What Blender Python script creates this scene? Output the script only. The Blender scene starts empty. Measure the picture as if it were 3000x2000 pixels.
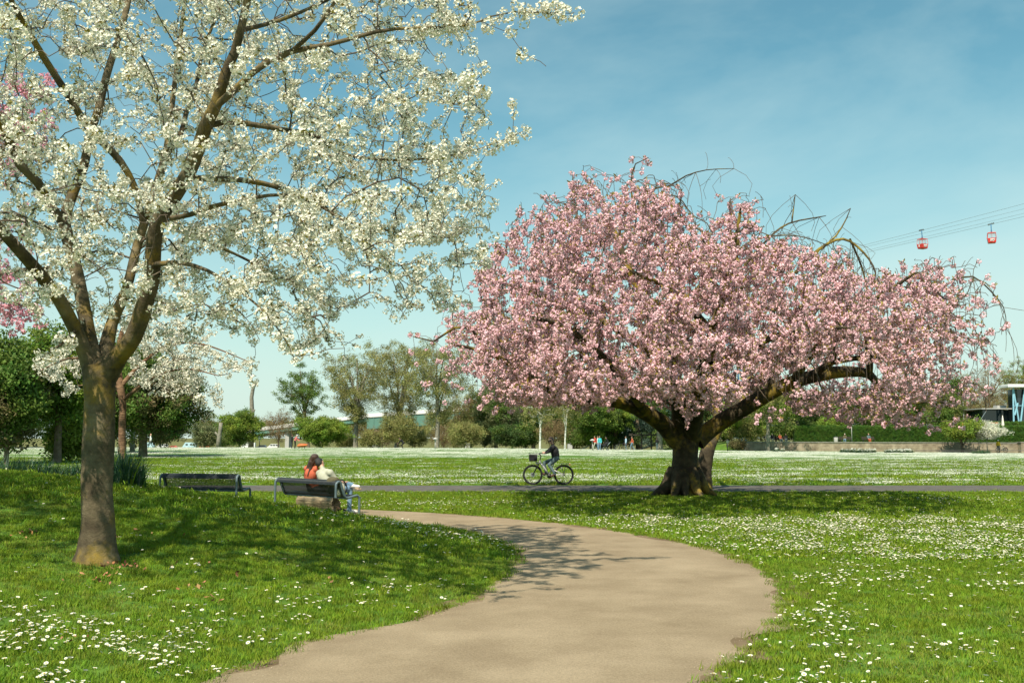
import bpy, bmesh, math, random
import numpy as np
from mathutils import Vector, Matrix, Euler, noise as mnoise

random.seed(11)
RNG = np.random.default_rng(11)
R = math.radians
SC = bpy.context.scene
COL = SC.collection

# ------------------------------------------------------------------ camera
CAM_H = 1.65
FPX = 3000 * 35.0 / 36.0
PITCH = math.atan(283.0 / FPX)
cam_d = bpy.data.cameras.new('camera')
cam_d.lens = 35.0
cam_d.sensor_width = 36.0
cam_d.clip_end = 6000
cam_d.clip_start = 0.05
cam = bpy.data.objects.new('camera', cam_d)
COL.objects.link(cam)
cam.location = (0, 0, CAM_H)
cam.rotation_euler = (math.pi / 2 + PITCH, 0, 0)
SC.camera = cam

# ------------------------------------------------------------------ sky, sun, exposure
SUN_DIR = Vector((-0.34, -0.94, 0.0)).normalized()      # towards the sun, on the ground
SUN_EL = R(55)
sun_vec = Vector((SUN_DIR.x * math.cos(SUN_EL), SUN_DIR.y * math.cos(SUN_EL), math.sin(SUN_EL)))
sun_d = bpy.data.lights.new('sun', 'SUN')
sun_d.energy = 5.0
sun_d.angle = R(0.55)
sun_d.color = (1.0, 0.92, 0.77)
sun = bpy.data.objects.new('sun', sun_d)
COL.objects.link(sun)
sun.location = (-20, -20, 40)
sun.rotation_euler = sun_vec.to_track_quat('Z', 'Y').to_euler()

world = bpy.data.worlds.new('World')
SC.world = world
world.use_nodes = True
wn, wl = world.node_tree.nodes, world.node_tree.links
wn.clear()
w_out = wn.new('ShaderNodeOutputWorld')
w_bg = wn.new('ShaderNodeBackground')
w_sky = wn.new('ShaderNodeTexSky')
w_sky.sky_type = 'NISHITA'
w_sky.sun_disc = False
w_sky.sun_elevation = SUN_EL
w_sky.sun_rotation = math.atan2(SUN_DIR.x, SUN_DIR.y)
w_sky.air_density = 1.0
w_sky.dust_density = 0.3
w_sky.ozone_density = 1.0
w_tint = wn.new('ShaderNodeMix'); w_tint.data_type = 'RGBA'; w_tint.blend_type = 'MULTIPLY'
w_tint.inputs[0].default_value = 1.0
w_tint.inputs[7].default_value = (0.76, 1.20, 0.97, 1)
wl.new(w_sky.outputs[0], w_tint.inputs[6])
# thin high cloud veils, laid out on the sky dome itself
w_tc = wn.new('ShaderNodeTexCoord')
w_map = wn.new('ShaderNodeMapping')
w_map.inputs['Scale'].default_value = (1.3, 1.1, 3.0)
w_map.inputs['Rotation'].default_value = (0.15, -0.28, 0.5)
wl.new(w_tc.outputs['Generated'], w_map.inputs[0])
w_n1 = wn.new('ShaderNodeTexNoise')
w_n1.inputs['Scale'].default_value = 1.1
w_n1.inputs['Detail'].default_value = 7
w_n1.inputs['Roughness'].default_value = 0.55
w_n1.inputs['Distortion'].default_value = 0.35
wl.new(w_map.outputs[0], w_n1.inputs[0])
w_ramp = wn.new('ShaderNodeValToRGB')
w_ramp.color_ramp.elements[0].position = 0.44
w_ramp.color_ramp.elements[0].color = (0, 0, 0, 1)
w_ramp.color_ramp.elements[1].position = 0.76
w_ramp.color_ramp.elements[1].color = (0.6, 0.6, 0.6, 1)
wl.new(w_n1.outputs[0], w_ramp.inputs[0])
w_cl = wn.new('ShaderNodeMix'); w_cl.data_type = 'RGBA'
wl.new(w_ramp.outputs[0], w_cl.inputs[0])
wl.new(w_tint.outputs[2], w_cl.inputs[6])
w_cl.inputs[7].default_value = (6.6, 7.9, 7.3, 1)
# pale spring haze low over the horizon, the same all round
w_sep = wn.new('ShaderNodeSeparateXYZ'); wl.new(w_tc.outputs['Generated'], w_sep.inputs[0])
w_hz = wn.new('ShaderNodeMapRange'); w_hz.interpolation_type = 'SMOOTHSTEP'
w_hz.inputs[1].default_value = -0.02; w_hz.inputs[2].default_value = 0.36; w_hz.inputs[3].default_value = 0.80; w_hz.inputs[4].default_value = 0.0
wl.new(w_sep.outputs[2], w_hz.inputs[0])
w_hm = wn.new('ShaderNodeMix'); w_hm.data_type = 'RGBA'
wl.new(w_hz.outputs[0], w_hm.inputs[0]); wl.new(w_cl.outputs[2], w_hm.inputs[6]); w_hm.inputs[7].default_value = (4.9, 5.75, 5.5, 1)
wl.new(w_hm.outputs[2], w_bg.inputs[0])
w_bg.inputs[1].default_value = 0.095
wl.new(w_bg.outputs[0], w_out.inputs[0])

vs = SC.view_settings
vs.view_transform = 'Standard'
vs.look = 'None'
vs.gamma = 1.0
vs.exposure = 0.5
vs.use_curve_mapping = False
SC.cycles.max_bounces = 6
SC.cycles.diffuse_bounces = 3
SC.cycles.glossy_bounces = 2
SC.cycles.transmission_bounces = 4
SC.cycles.transparent_max_bounces = 8
SC.cycles.use_denoising = True
SC.render.film_transparent = False

# ------------------------------------------------------------------ small helpers
def ray(px, py):
    u = (px - 1500) / FPX
    v = (1000 - py) / FPX
    return Vector((u, math.cos(PITCH) - v * math.sin(PITCH), math.sin(PITCH) + v * math.cos(PITCH)))

def at(px, py, Y):
    d = ray(px, py)
    t = Y / d.y
    return Vector((d.x * t, Y, CAM_H + d.z * t))

def flat(px, py, z=0.0):
    d = ray(px, py)
    t = (z - CAM_H) / d.z
    return Vector((d.x * t, d.y * t, z))

def sstep(a, b, x):
    t = np.clip((np.asarray(x, float) - a) / (b - a), 0, 1)
    return t * t * (3 - 2 * t)

def tag(o, label=None, cat=None, group=None, kind=None):
    if label: o['label'] = label
    if cat: o['category'] = cat
    if group: o['group'] = group
    if kind: o['kind'] = kind
    return o

def empty(name, loc, rz=0.0, label=None, cat=None, group=None, kind=None):
    o = bpy.data.objects.new(name, None)
    o.empty_display_size = 0.2
    COL.objects.link(o)
    o.location = loc
    o.rotation_euler = (0, 0, rz)
    return tag(o, label, cat, group, kind)

def copy_tree(o, parent=None):
    c = o.copy()
    COL.objects.link(c)
    if parent is not None:
        c.parent = parent
    for ch in list(o.children):
        copy_tree(ch, c)
    return c

def link_mesh(name, me, parent=None, mats=(), smooth=False):
    o = bpy.data.objects.new(name, me)
    COL.objects.link(o)
    if not len(me.materials):
        for m in mats:
            me.materials.append(m)
    if parent is not None:
        o.parent = parent
    if smooth:
        me.polygons.foreach_set('use_smooth', [True] * len(me.polygons))
    return o

class MB:
    """collects shapes into one mesh"""
    def __init__(s):
        s.v, s.f, s.m = [], [], []
    def add(s, vs, fs, mi=0):
        n = len(s.v)
        s.v += [tuple(p) for p in vs]
        s.f += [tuple(i + n for i in f) for f in fs]
        s.m += [mi] * len(fs)
        return s
    def box(s, c, size, rot=None, mi=0, taper=1.0):
        hx, hy, hz = size[0] / 2, size[1] / 2, size[2] / 2
        pts = []
        for z in (-1, 1):
            k = taper if z > 0 else 1.0
            for x, y in ((-1, -1), (1, -1), (1, 1), (-1, 1)):
                p = Vector((x * hx * k, y * hy * k, z * hz))
                if rot is not None:
                    p = rot @ p
                pts.append(p + Vector(c))
        return s.add(pts, [(3, 2, 1, 0), (4, 5, 6, 7), (0, 1, 5, 4), (1, 2, 6, 5), (2, 3, 7, 6), (3, 0, 4, 7)], mi)
    def tube(s, pts, rad, n=8, mi=0, caps=True, closed=False):
        pts = [Vector(p) for p in pts]
        if not hasattr(rad, '__len__'):
            rad = [rad] * len(pts)
        vsn, fsn = [], []
        L = len(pts)
        prev = None
        for i, p in enumerate(pts):
            if closed:
                t = pts[(i + 1) % L] - pts[i - 1]
            else:
                t = pts[min(i + 1, L - 1)] - pts[max(i - 1, 0)]
            t = t.normalized() if t.length > 1e-9 else Vector((0, 0, 1))
            if prev is None:
                a = Vector((0, 0, 1)) if abs(t.z) < 0.9 else Vector((1, 0, 0))
                u = t.cross(a).normalized()
            else:
                u = (prev - t * prev.dot(t))
                u = u.normalized() if u.length > 1e-6 else t.orthogonal().normalized()
            prev = u
            w = t.cross(u)
            for k in range(n):
                an = 2 * math.pi * k / n
                vsn.append(p + (u * math.cos(an) + w * math.sin(an)) * rad[i])
        for i in range(L if closed else L - 1):
            j = (i + 1) % L
            for k in range(n):
                k2 = (k + 1) % n
                fsn.append((i * n + k, i * n + k2, j * n + k2, j * n + k))
        if caps and not closed:
            fsn.append(tuple(range(n - 1, -1, -1)))
            fsn.append(tuple((L - 1) * n + k for k in range(n)))
        return s.add(vsn, fsn, mi)
    def ell(s, c, r, n=12, m=8, rot=None, mi=0):
        c = Vector(c)
        if not hasattr(r, '__len__'):
            r = (r, r, r)
        vsn, fsn = [], []
        for j in range(m + 1):
            th = math.pi * j / m
            for k in range(n):
                ph = 2 * math.pi * k / n
                p = Vector((r[0] * math.sin(th) * math.cos(ph), r[1] * math.sin(th) * math.sin(ph), r[2] * math.cos(th)))
                if rot is not None:
                    p = rot @ p
                vsn.append(c + p)
        for j in range(m):
            for k in range(n):
                k2 = (k + 1) % n
                fsn.append((j * n + k, (j + 1) * n + k, (j + 1) * n + k2, j * n + k2))
        return s.add(vsn, fsn, mi)
    def lathe(s, prof, c=(0, 0, 0), n=16, mi=0):
        c = Vector(c)
        vsn, fsn = [], []
        for r, z in prof:
            for k in range(n):
                an = 2 * math.pi * k / n
                vsn.append(c + Vector((r * math.cos(an), r * math.sin(an), z)))
        for j in range(len(prof) - 1):
            for k in range(n):
                k2 = (k + 1) % n
                fsn.append((j * n + k, j * n + k2, (j + 1) * n + k2, (j + 1) * n + k))
        fsn.append(tuple(range(n - 1, -1, -1)))
        fsn.append(tuple((len(prof) - 1) * n + k for k in range(n)))
        return s.add(vsn, fsn, mi)
    def prism(s, prof, y0, y1, mi=0, inset=0.0):
        """profile in XZ extruded along Y"""
        n = len(prof)
        vsn = [(x, y0, z) for x, z in prof] + [(x, y1, z) for x, z in prof]
        fsn = [tuple(range(n)), tuple(range(2 * n - 1, n - 1, -1))]
        for i in range(n):
            j = (i + 1) % n
            fsn.append((i, i + n, j + n, j))
        return s.add(vsn, fsn, mi)
    def build(s, name, mats, parent=None, smooth=False, bevel=0.0):
        me = bpy.data.meshes.new(name)
        me.from_pydata(s.v, [], s.f)
        if not isinstance(mats, (list, tuple)):
            mats = [mats]
        for m in mats:
            me.materials.append(m)
        me.polygons.foreach_set('material_index', s.m)
        if smooth:
            me.polygons.foreach_set('use_smooth', [True] * len(me.polygons))
        me.update()
        bm = bmesh.new(); bm.from_mesh(me)
        bmesh.ops.recalc_face_normals(bm, faces=bm.faces)
        if bevel > 0:
            bmesh.ops.remove_doubles(bm, verts=bm.verts, dist=1e-5)
            bmesh.ops.bevel(bm, geom=[e for e in bm.edges if e.is_manifold and e.calc_face_angle(0) > 0.5], offset=bevel, segments=2, affect='EDGES', profile=0.7)
        bm.to_mesh(me); bm.free()
        return link_mesh(name, me, parent)

def cat_rom(pts, step):
    """smooth resample of (Vector, radius) control points"""
    P = [Vector(p) for p, r in pts]; Q = [r for p, r in pts]
    out, rad = [], []
    n = len(P)
    for i in range(n - 1):
        p0, p1, p2, p3 = P[max(i - 1, 0)], P[i], P[i + 1], P[min(i + 2, n - 1)]
        k = max(1, int((p2 - p1).length / step))
        for j in range(k):
            t = j / k
            out.append(0.5 * ((2 * p1) + (p2 - p0) * t + (2 * p0 - 5 * p1 + 4 * p2 - p3) * t * t + (3 * p1 - p0 - 3 * p2 + p3) * t ** 3))
            rad.append(Q[i] * (1 - t) + Q[i + 1] * t)
    out.append(P[-1]); rad.append(Q[-1])
    return out, rad

# ------------------------------------------------------------------ materials
def rgba(c):
    return (c[0], c[1], c[2], 1)

def mat(name, c1, c2=None, scale=4.0, rough=0.7, bump=0.0, bscale=None, c3=None, metallic=0.0, spec=0.4,
        stretch=None, detail=6, lo=0.35, hi=0.65, trans=0.0, rnd=0.0, coat=0.0):
    m = bpy.data.materials.new(name)
    m.use_nodes = True
    nt = m.node_tree; N, L = nt.nodes, nt.links
    b = N['Principled BSDF']; out = N['Material Output']
    b.inputs['Roughness'].default_value = rough
    b.inputs['Metallic'].default_value = metallic
    b.inputs['Specular IOR Level'].default_value = spec
    b.inputs['Coat Weight'].default_value = coat
    col = None
    tc = N.new('ShaderNodeTexCoord'); mp = N.new('ShaderNodeMapping')
    L.new(tc.outputs['Object'], mp.inputs[0])
    if stretch: mp.inputs['Scale'].default_value = stretch
    if c2 is not None:
        nz = N.new('ShaderNodeTexNoise')
        nz.inputs['Scale'].default_value = scale
        nz.inputs['Detail'].default_value = detail
        nz.inputs['Roughness'].default_value = 0.6
        L.new(mp.outputs[0], nz.inputs[0])
        rp = N.new('ShaderNodeValToRGB')
        rp.color_ramp.elements[0].position = lo; rp.color_ramp.elements[0].color = rgba(c1)
        rp.color_ramp.elements[1].position = hi; rp.color_ramp.elements[1].color = rgba(c2)
        if c3 is not None:
            e = rp.color_ramp.elements.new((lo + hi) / 2); e.color = rgba(c3)
        L.new(nz.outputs[0], rp.inputs[0])
        col = rp.outputs[0]
    else:
        rg = N.new('ShaderNodeRGB'); rg.outputs[0].default_value = rgba(c1); col = rg.outputs[0]
    if rnd > 0:
        oi = N.new('ShaderNodeObjectInfo')
        hs = N.new('ShaderNodeHueSaturation')
        mr = N.new('ShaderNodeMapRange'); mr.inputs[3].default_value = 1 - rnd; mr.inputs[4].default_value = 1 + rnd
        L.new(oi.outputs['Random'], mr.inputs[0]); L.new(mr.outputs[0], hs.inputs['Value'])
        wn_ = N.new('ShaderNodeTexWhiteNoise'); wn_.noise_dimensions = '1D'; L.new(oi.outputs['Random'], wn_.inputs['W'])
        mr2 = N.new('ShaderNodeMapRange'); mr2.inputs[3].default_value = 0.5 - rnd * 0.09; mr2.inputs[4].default_value = 0.5 + rnd * 0.06
        L.new(wn_.outputs['Value'], mr2.inputs[0]); L.new(mr2.outputs[0], hs.inputs['Hue'])
        L.new(col, hs.inputs['Color']); col = hs.outputs[0]
    L.new(col, b.inputs['Base Color'])
    if bump > 0:
        bz = N.new('ShaderNodeTexNoise'); bz.inputs['Scale'].default_value = bscale or scale * 3
        bz.inputs['Detail'].default_value = 8; bz.inputs['Roughness'].default_value = 0.65
        L.new(mp.outputs[0], bz.inputs[0])
        bp = N.new('ShaderNodeBump'); bp.inputs['Strength'].default_value = bump; bp.inputs['Distance'].default_value = 0.02
        L.new(bz.outputs[0], bp.inputs['Height']); L.new(bp.outputs[0], b.inputs['Normal'])
    if trans > 0:
        tr = N.new('ShaderNodeBsdfTranslucent'); L.new(col, tr.inputs[0])
        mx = N.new('ShaderNodeMixShader'); mx.inputs[0].default_value = trans
        L.new(b.outputs[0], mx.inputs[1]); L.new(tr.outputs[0], mx.inputs[2]); L.new(mx.outputs[0], out.inputs[0])
    return m

M = {}
M['lawn'] = mat('lawn', (0.060, 0.130, 0.014), (0.110, 0.200, 0.026), scale=0.9, rough=0.9, bump=0.5, bscale=30, spec=0.2, c3=(0.082, 0.165, 0.018))
M['blade'] = mat('grass_blade', (0.150, 0.240, 0.016), rough=0.6, spec=0.12, trans=0.20, rnd=0.35)
M['blade_dry'] = mat('grass_blade_yellowish', (0.23, 0.27, 0.05), rough=0.6, spec=0.25, trans=0.35, rnd=0.3)
M['reed'] = mat('daffodil_leaf', (0.030, 0.085, 0.040), rough=0.45, spec=0.4, trans=0.2, rnd=0.35)
M['petal_daisy'] = mat('daisy_petal', (0.80, 0.79, 0.70), rough=0.7, trans=0.25)
M['daisy_eye'] = mat('daisy_eye', (0.65, 0.42, 0.03), rough=0.8)
M['white_petal'] = mat('white_blossom_petal', (0.88, 0.85, 0.73), rough=0.65, trans=0.25, rnd=0.05)
M['pink_petal'] = mat('pink_blossom_petal', (0.88, 0.585, 0.635), rough=0.65, trans=0.16, rnd=0.10)
M['deep_pink'] = mat('deep_pink_blossom_petal', (0.82, 0.42, 0.50), rough=0.65, trans=0.28, rnd=0.12)
M['young_leaf'] = mat('young_cherry_leaf', (0.23, 0.20, 0.035), rough=0.5, trans=0.35, rnd=0.3)
M['bronze_leaf'] = mat('bronze_cherry_leaf', (0.30, 0.235, 0.045), rough=0.5, trans=0.35, rnd=0.3)
def bark(name, a, b, c, ring=0.0, lichen=None, lo=0.55):
    m = mat(name, a, b, scale=3.5, rough=0.9, bump=1.0, bscale=13, c3=c, spec=0.2, stretch=(1, 1, 1.0))
    nt = m.node_tree; N, L = nt.nodes, nt.links
    b_ = N['Principled BSDF']
    src = b_.inputs['Base Color'].links[0].from_socket
    tc = N.new('ShaderNodeTexCoord')
    if ring > 0:
        mp = N.new('ShaderNodeMapping'); mp.inputs['Scale'].default_value = (3.0, 3.0, 26.0)
        L.new(tc.outputs['Object'], mp.inputs[0])
        nz = N.new('ShaderNodeTexNoise'); nz.inputs['Scale'].default_value = 1.6; nz.inputs['Detail'].default_value = 5
        L.new(mp.outputs[0], nz.inputs[0])
        rp = N.new('ShaderNodeValToRGB'); rp.color_ramp.elements[0].position = 0.38; rp.color_ramp.elements[1].position = 0.62
        rp.color_ramp.elements[0].color = (0.45, 0.42, 0.4, 1); rp.color_ramp.elements[1].color = (1.15, 1.12, 1.05, 1)
        L.new(nz.outputs[0], rp.inputs[0])
        mx = N.new('ShaderNodeMix'); mx.data_type = 'RGBA'; mx.blend_type = 'MULTIPLY'; mx.inputs[0].default_value = ring
        L.new(src, mx.inputs[6]); L.new(rp.outputs[0], mx.inputs[7]); src = mx.outputs[2]
        bp = b_.inputs['Normal'].links[0].from_node
        ad = N.new('ShaderNodeMath'); ad.operation = 'ADD'
        h0 = bp.inputs['Height'].links[0].from_socket
        if ring > .2:
            L.new(h0, ad.inputs[0]); L.new(nz.outputs[0], ad.inputs[1]); L.new(ad.outputs[0], bp.inputs['Height'])
    if lichen:
        nz2 = N.new('ShaderNodeTexNoise'); nz2.inputs['Scale'].default_value = 1.3; nz2.inputs['Detail'].default_value = 7; nz2.inputs['Roughness'].default_value = 0.7
        L.new(tc.outputs['Object'], nz2.inputs[0])
        rp2 = N.new('ShaderNodeValToRGB'); rp2.color_ramp.elements[0].position = lo; rp2.color_ramp.elements[1].position = lo + 0.13
        rp2.color_ramp.elements[1].color = (0.75, 0.75, 0.75, 1)
        L.new(nz2.outputs[0], rp2.inputs[0])
        mx2 = N.new('ShaderNodeMix'); mx2.data_type = 'RGBA'
        L.new(rp2.outputs[0], mx2.inputs[0]); L.new(src, mx2.inputs[6]); mx2.inputs[7].default_value = rgba(lichen)
        src = mx2.outputs[2]
    L.new(src, b_.inputs['Base Color'])
    return m
M['bark_white'] = bark('cherry_bark_ringed', (0.055, 0.042, 0.025), (0.20, 0.16, 0.098), (0.11, 0.087, 0.052), 0.16, (0.25, 0.165, 0.018), 0.50)
M['twig'] = mat('cherry_twig', (0.085, 0.062, 0.045), (0.15, 0.115, 0.08), scale=6, rough=0.85)
M['bark_pink'] = bark('old_cherry_bark', (0.035, 0.028, 0.019), (0.095, 0.076, 0.048), (0.06, 0.048, 0.03), 0.15, (0.33, 0.23, 0.028), 0.50)
M['bark_brown'] = bark('brown_bark', (0.12, 0.085, 0.055), (0.22, 0.165, 0.11), (0.16, 0.12, 0.08))
M['bark_red'] = bark('reddish_cherry_bark', (0.15, 0.085, 0.05), (0.27, 0.17, 0.10), (0.20, 0.12, 0.07), 0.4)
M['bark_grey'] = bark('grey_bark', (0.16, 0.145, 0.11), (0.30, 0.28, 0.22), (0.22, 0.20, 0.16))
M['bark_birch'] = mat('birch_bark', (0.10, 0.09, 0.08), (0.72, 0.70, 0.64), scale=1.6, rough=0.8, stretch=(1, 1, 3.5), lo=0.33, hi=0.42)
M['gravel'] = mat('gravel_path', (0.238, 0.184, 0.118), (0.325, 0.258, 0.172), scale=1.1, rough=0.95, bump=0.55, bscale=95, spec=0.15, detail=10, c3=(0.282, 0.222, 0.145))
M['soil'] = mat('trodden_soil', (0.125, 0.088, 0.05), (0.215, 0.16, 0.098), scale=2.2, rough=1.0, bump=0.6, bscale=40, spec=0.1)
M['pebble'] = mat('pebble', (0.33, 0.26, 0.18), rough=0.9, rnd=0.4)
M['asphalt'] = mat('asphalt', (0.085, 0.077, 0.066), (0.125, 0.113, 0.098), scale=2.0, rough=0.9, bump=0.4, bscale=80, spec=0.2)
M['steel'] = mat('blue_grey_painted_steel', (0.085, 0.125, 0.14), (0.12, 0.165, 0.18), scale=9, rough=0.42, spec=0.5)
M['mesh_steel'] = mat('dark_coated_wire', (0.018, 0.024, 0.028), (0.035, 0.042, 0.048), scale=12, rough=0.4, spec=0.5)
M['log'] = mat('weathered_log', (0.13, 0.095, 0.055), (0.42, 0.33, 0.20), scale=3, rough=0.95, bump=1.0, bscale=10, stretch=(1, 9, 9))
M['log_end'] = mat('rotten_log_end', (0.07, 0.04, 0.022), (0.22, 0.135, 0.07), scale=14, rough=1.0, bump=1.0)
def plain(name, c, rough=0.6, metallic=0.0, spec=0.4, coat=0.0, var=0.12, sc=8.0):
    return mat(name, tuple(x * (1 - var) for x in c), tuple(min(1, x * (1 + var)) for x in c), scale=sc, rough=rough, metallic=metallic, spec=spec, coat=coat)
M['skin'] = plain('skin', (0.55, 0.32, 0.22), 0.55)
M['hair_brown'] = mat('brown_hair', (0.030, 0.015, 0.009), (0.075, 0.036, 0.02), scale=22, rough=0.4, spec=0.5, bump=0.6, bscale=60, stretch=(3, 3, 0.4))
M['hair_black'] = mat('black_hair', (0.010, 0.010, 0.009), (0.035, 0.032, 0.028), scale=40, rough=0.45, spec=0.4, bump=0.8, bscale=70)
M['hair_grey'] = plain('grey_hair', (0.55, 0.53, 0.48), 0.6)
M['terracotta'] = plain('terracotta_shirt', (0.55, 0.12, 0.06), 0.85)
M['sage'] = plain('pale_sage_shirt', (0.40, 0.40, 0.31), 0.9)
M['olive'] = plain('olive_jacket', (0.10, 0.085, 0.045), 0.9)
M['denim'] = mat('blue_denim', (0.10, 0.18, 0.27), (0.20, 0.31, 0.42), scale=7, rough=0.9, bump=0.3)
M['denim_dark'] = mat('grey_teal_jeans', (0.07, 0.11, 0.12), (0.12, 0.17, 0.18), scale=9, rough=0.9)
M['black_cloth'] = plain('black_cloth', (0.014, 0.014, 0.016), 0.85)
M['white_shoe'] = plain('white_shoe', (0.75, 0.73, 0.68), 0.6)
M['sole'] = plain('tan_shoe_sole', (0.45, 0.33, 0.22), 0.8)
M['brown_shoe'] = plain('brown_shoe', (0.13, 0.07, 0.04), 0.6)
M['rubber'] = plain('black_rubber', (0.015, 0.015, 0.015), 0.75)
M['black_metal'] = plain('black_metal', (0.018, 0.018, 0.02), 0.4)
M['silver'] = plain('silver_paint', (0.55, 0.55, 0.52), 0.3, 0.3)
M['chrome'] = plain('chrome', (0.6, 0.6, 0.6), 0.25, 0.9)
M['red_paint'] = plain('red_paint', (0.62, 0.035, 0.025), 0.35, coat=0.3)
M['white_paint'] = plain('white_paint', (0.78, 0.77, 0.74), 0.5)
M['blue_steel'] = plain('blue_steel', (0.06, 0.20, 0.36), 0.45)
M['light_blue'] = plain('light_blue_steel', (0.26, 0.50, 0.60), 0.45)
M['cable'] = plain('steel_cable', (0.12, 0.16, 0.17), 0.5)
M['glass'] = mat('dark_glass', (0.02, 0.03, 0.035), rough=0.06, spec=0.8)
M['pane'] = mat('pale_window_pane', (0.5, 0.58, 0.6), rough=0.1, spec=0.7)
nt_ = M['pane'].node_tree
_tr = nt_.nodes.new('ShaderNodeBsdfTransparent'); _mx = nt_.nodes.new('ShaderNodeMixShader'); _mx.inputs[0].default_value = 0.78
nt_.links.new(nt_.nodes['Principled BSDF'].outputs[0], _mx.inputs[1]); nt_.links.new(_tr.outputs[0], _mx.inputs[2])
nt_.links.new(_mx.outputs[0], nt_.nodes['Material Output'].inputs[0])
M['stone'] = mat('wall_stone', (0.22, 0.175, 0.12), (0.42, 0.35, 0.25), scale=1.1, rough=0.95, bump=0.8, bscale=8, c3=(0.32, 0.26, 0.18))
M['coping'] = mat('coping_stone', (0.20, 0.19, 0.16), (0.32, 0.30, 0.25), scale=3, rough=0.9)
M['concrete'] = plain('concrete', (0.42, 0.41, 0.38), 0.85)
M['bridge_green'] = plain('bridge_green_paint', (0.10, 0.21, 0.17), 0.6)
M['orange'] = plain('orange_paint', (0.62, 0.17, 0.05), 0.6)
M['van_white'] = plain('van_white', (0.75, 0.75, 0.73), 0.3, coat=0.4)
M['van_red'] = plain('van_orange_red', (0.62, 0.10, 0.05), 0.35, coat=0.4)
M['car_dark'] = plain('car_dark_blue', (0.03, 0.04, 0.06), 0.3, coat=0.4)
M['camper'] = plain('camper_pale_blue', (0.42, 0.60, 0.66), 0.4, coat=0.3)
M['wood_dark'] = plain('dark_timber', (0.05, 0.04, 0.03), 0.8)
M['parasol'] = plain('parasol_cream', (0.74, 0.70, 0.58), 0.85)
for nm, c in {'dark': (0.062, 0.108, 0.028), 'mid': (0.125, 0.200, 0.036), 'bright': (0.205, 0.290, 0.040), 'olive': (0.285, 0.285, 0.090),
              'grey': (0.190, 0.215, 0.095), 'brown': (0.260, 0.195, 0.090), 'cedar': (0.075, 0.125, 0.090), 'rust': (0.165, 0.145, 0.058),
              'hedge': (0.085, 0.180, 0.024), 'whitebloom': (0.72, 0.72, 0.58)}.items():
    M['leaf_' + nm] = mat('leaf_' + nm, c, rough=0.6, spec=0.3, trans=0.35, rnd=0.38)

M['coral'] = plain('coral_pink_top', (0.75, 0.20, 0.20), 0.85)
M['turquoise'] = plain('turquoise_top', (0.05, 0.42, 0.46), 0.85)
M['paleblue'] = plain('pale_blue_shirt', (0.45, 0.60, 0.75), 0.85)
M['yellow'] = plain('yellow_jacket', (0.75, 0.50, 0.02), 0.7)

def speckle(m, scale, lo, hi, blend=1.0, big=None):
    """fine grain over a surface colour, and broad worn patches"""
    nt = m.node_tree; N, L = nt.nodes, nt.links
    b = N['Principled BSDF']; src = b.inputs['Base Color'].links[0].from_socket
    tc = N.new('ShaderNodeTexCoord')
    for sc, l, h, p0, p1 in ((scale, lo, hi, .38, .62),) + ((big,) if big else ()):
        nz = N.new('ShaderNodeTexNoise'); nz.inputs['Scale'].default_value = sc; nz.inputs['Detail'].default_value = 4; nz.inputs['Roughness'].default_value = .7
        L.new(tc.outputs['Object'], nz.inputs[0])
        rp = N.new('ShaderNodeValToRGB'); rp.color_ramp.elements[0].position = p0; rp.color_ramp.elements[1].position = p1
        rp.color_ramp.elements[0].color = rgba(l); rp.color_ramp.elements[1].color = rgba(h)
        L.new(nz.outputs[0], rp.inputs[0])
        mx = N.new('ShaderNodeMix'); mx.data_type = 'RGBA'; mx.blend_type = 'MULTIPLY'; mx.inputs[0].default_value = blend
        L.new(src, mx.inputs[6]); L.new(rp.outputs[0], mx.inputs[7]); src = mx.outputs[2]
    L.new(src, b.inputs['Base Color'])
speckle(M['gravel'], 55.0, (0.84, 0.83, 0.82), (1.12, 1.12, 1.12), 1.0, (0.22, (0.93, 0.92, 0.90), (1.05, 1.05, 1.05), .36, .66))
speckle(M['asphalt'], 30.0, (0.7, 0.7, 0.7), (1.25, 1.25, 1.25))
speckle(M['lawn'], 1.6, (0.75, 0.78, 0.8), (1.15, 1.12, 1.1), 1.0, (0.14, (0.82, 0.86, 0.9), (1.12, 1.08, 1.1), .4, .6))
# unmown olive grass on the land beyond the meadow crest
_m = M['lawn'].node_tree; _b = _m.nodes['Principled BSDF']; _src = _b.inputs['Base Color'].links[0].from_socket
_tc = _m.nodes.new('ShaderNodeTexCoord'); _sp = _m.nodes.new('ShaderNodeSeparateXYZ'); _m.links.new(_tc.outputs['Object'], _sp.inputs[0])
_mr = _m.nodes.new('ShaderNodeMapRange'); _mr.inputs[1].default_value = 135; _mr.inputs[2].default_value = 190; _m.links.new(_sp.outputs[1], _mr.inputs[0])
_mx = _m.nodes.new('ShaderNodeMix'); _mx.data_type = 'RGBA'; _m.links.new(_mr.outputs[0], _mx.inputs[0]); _m.links.new(_src, _mx.inputs[6]); _mx.inputs[7].default_value = (0.125, 0.125, 0.045, 1)
_m.links.new(_mx.outputs[2], _b.inputs['Base Color'])

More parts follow.
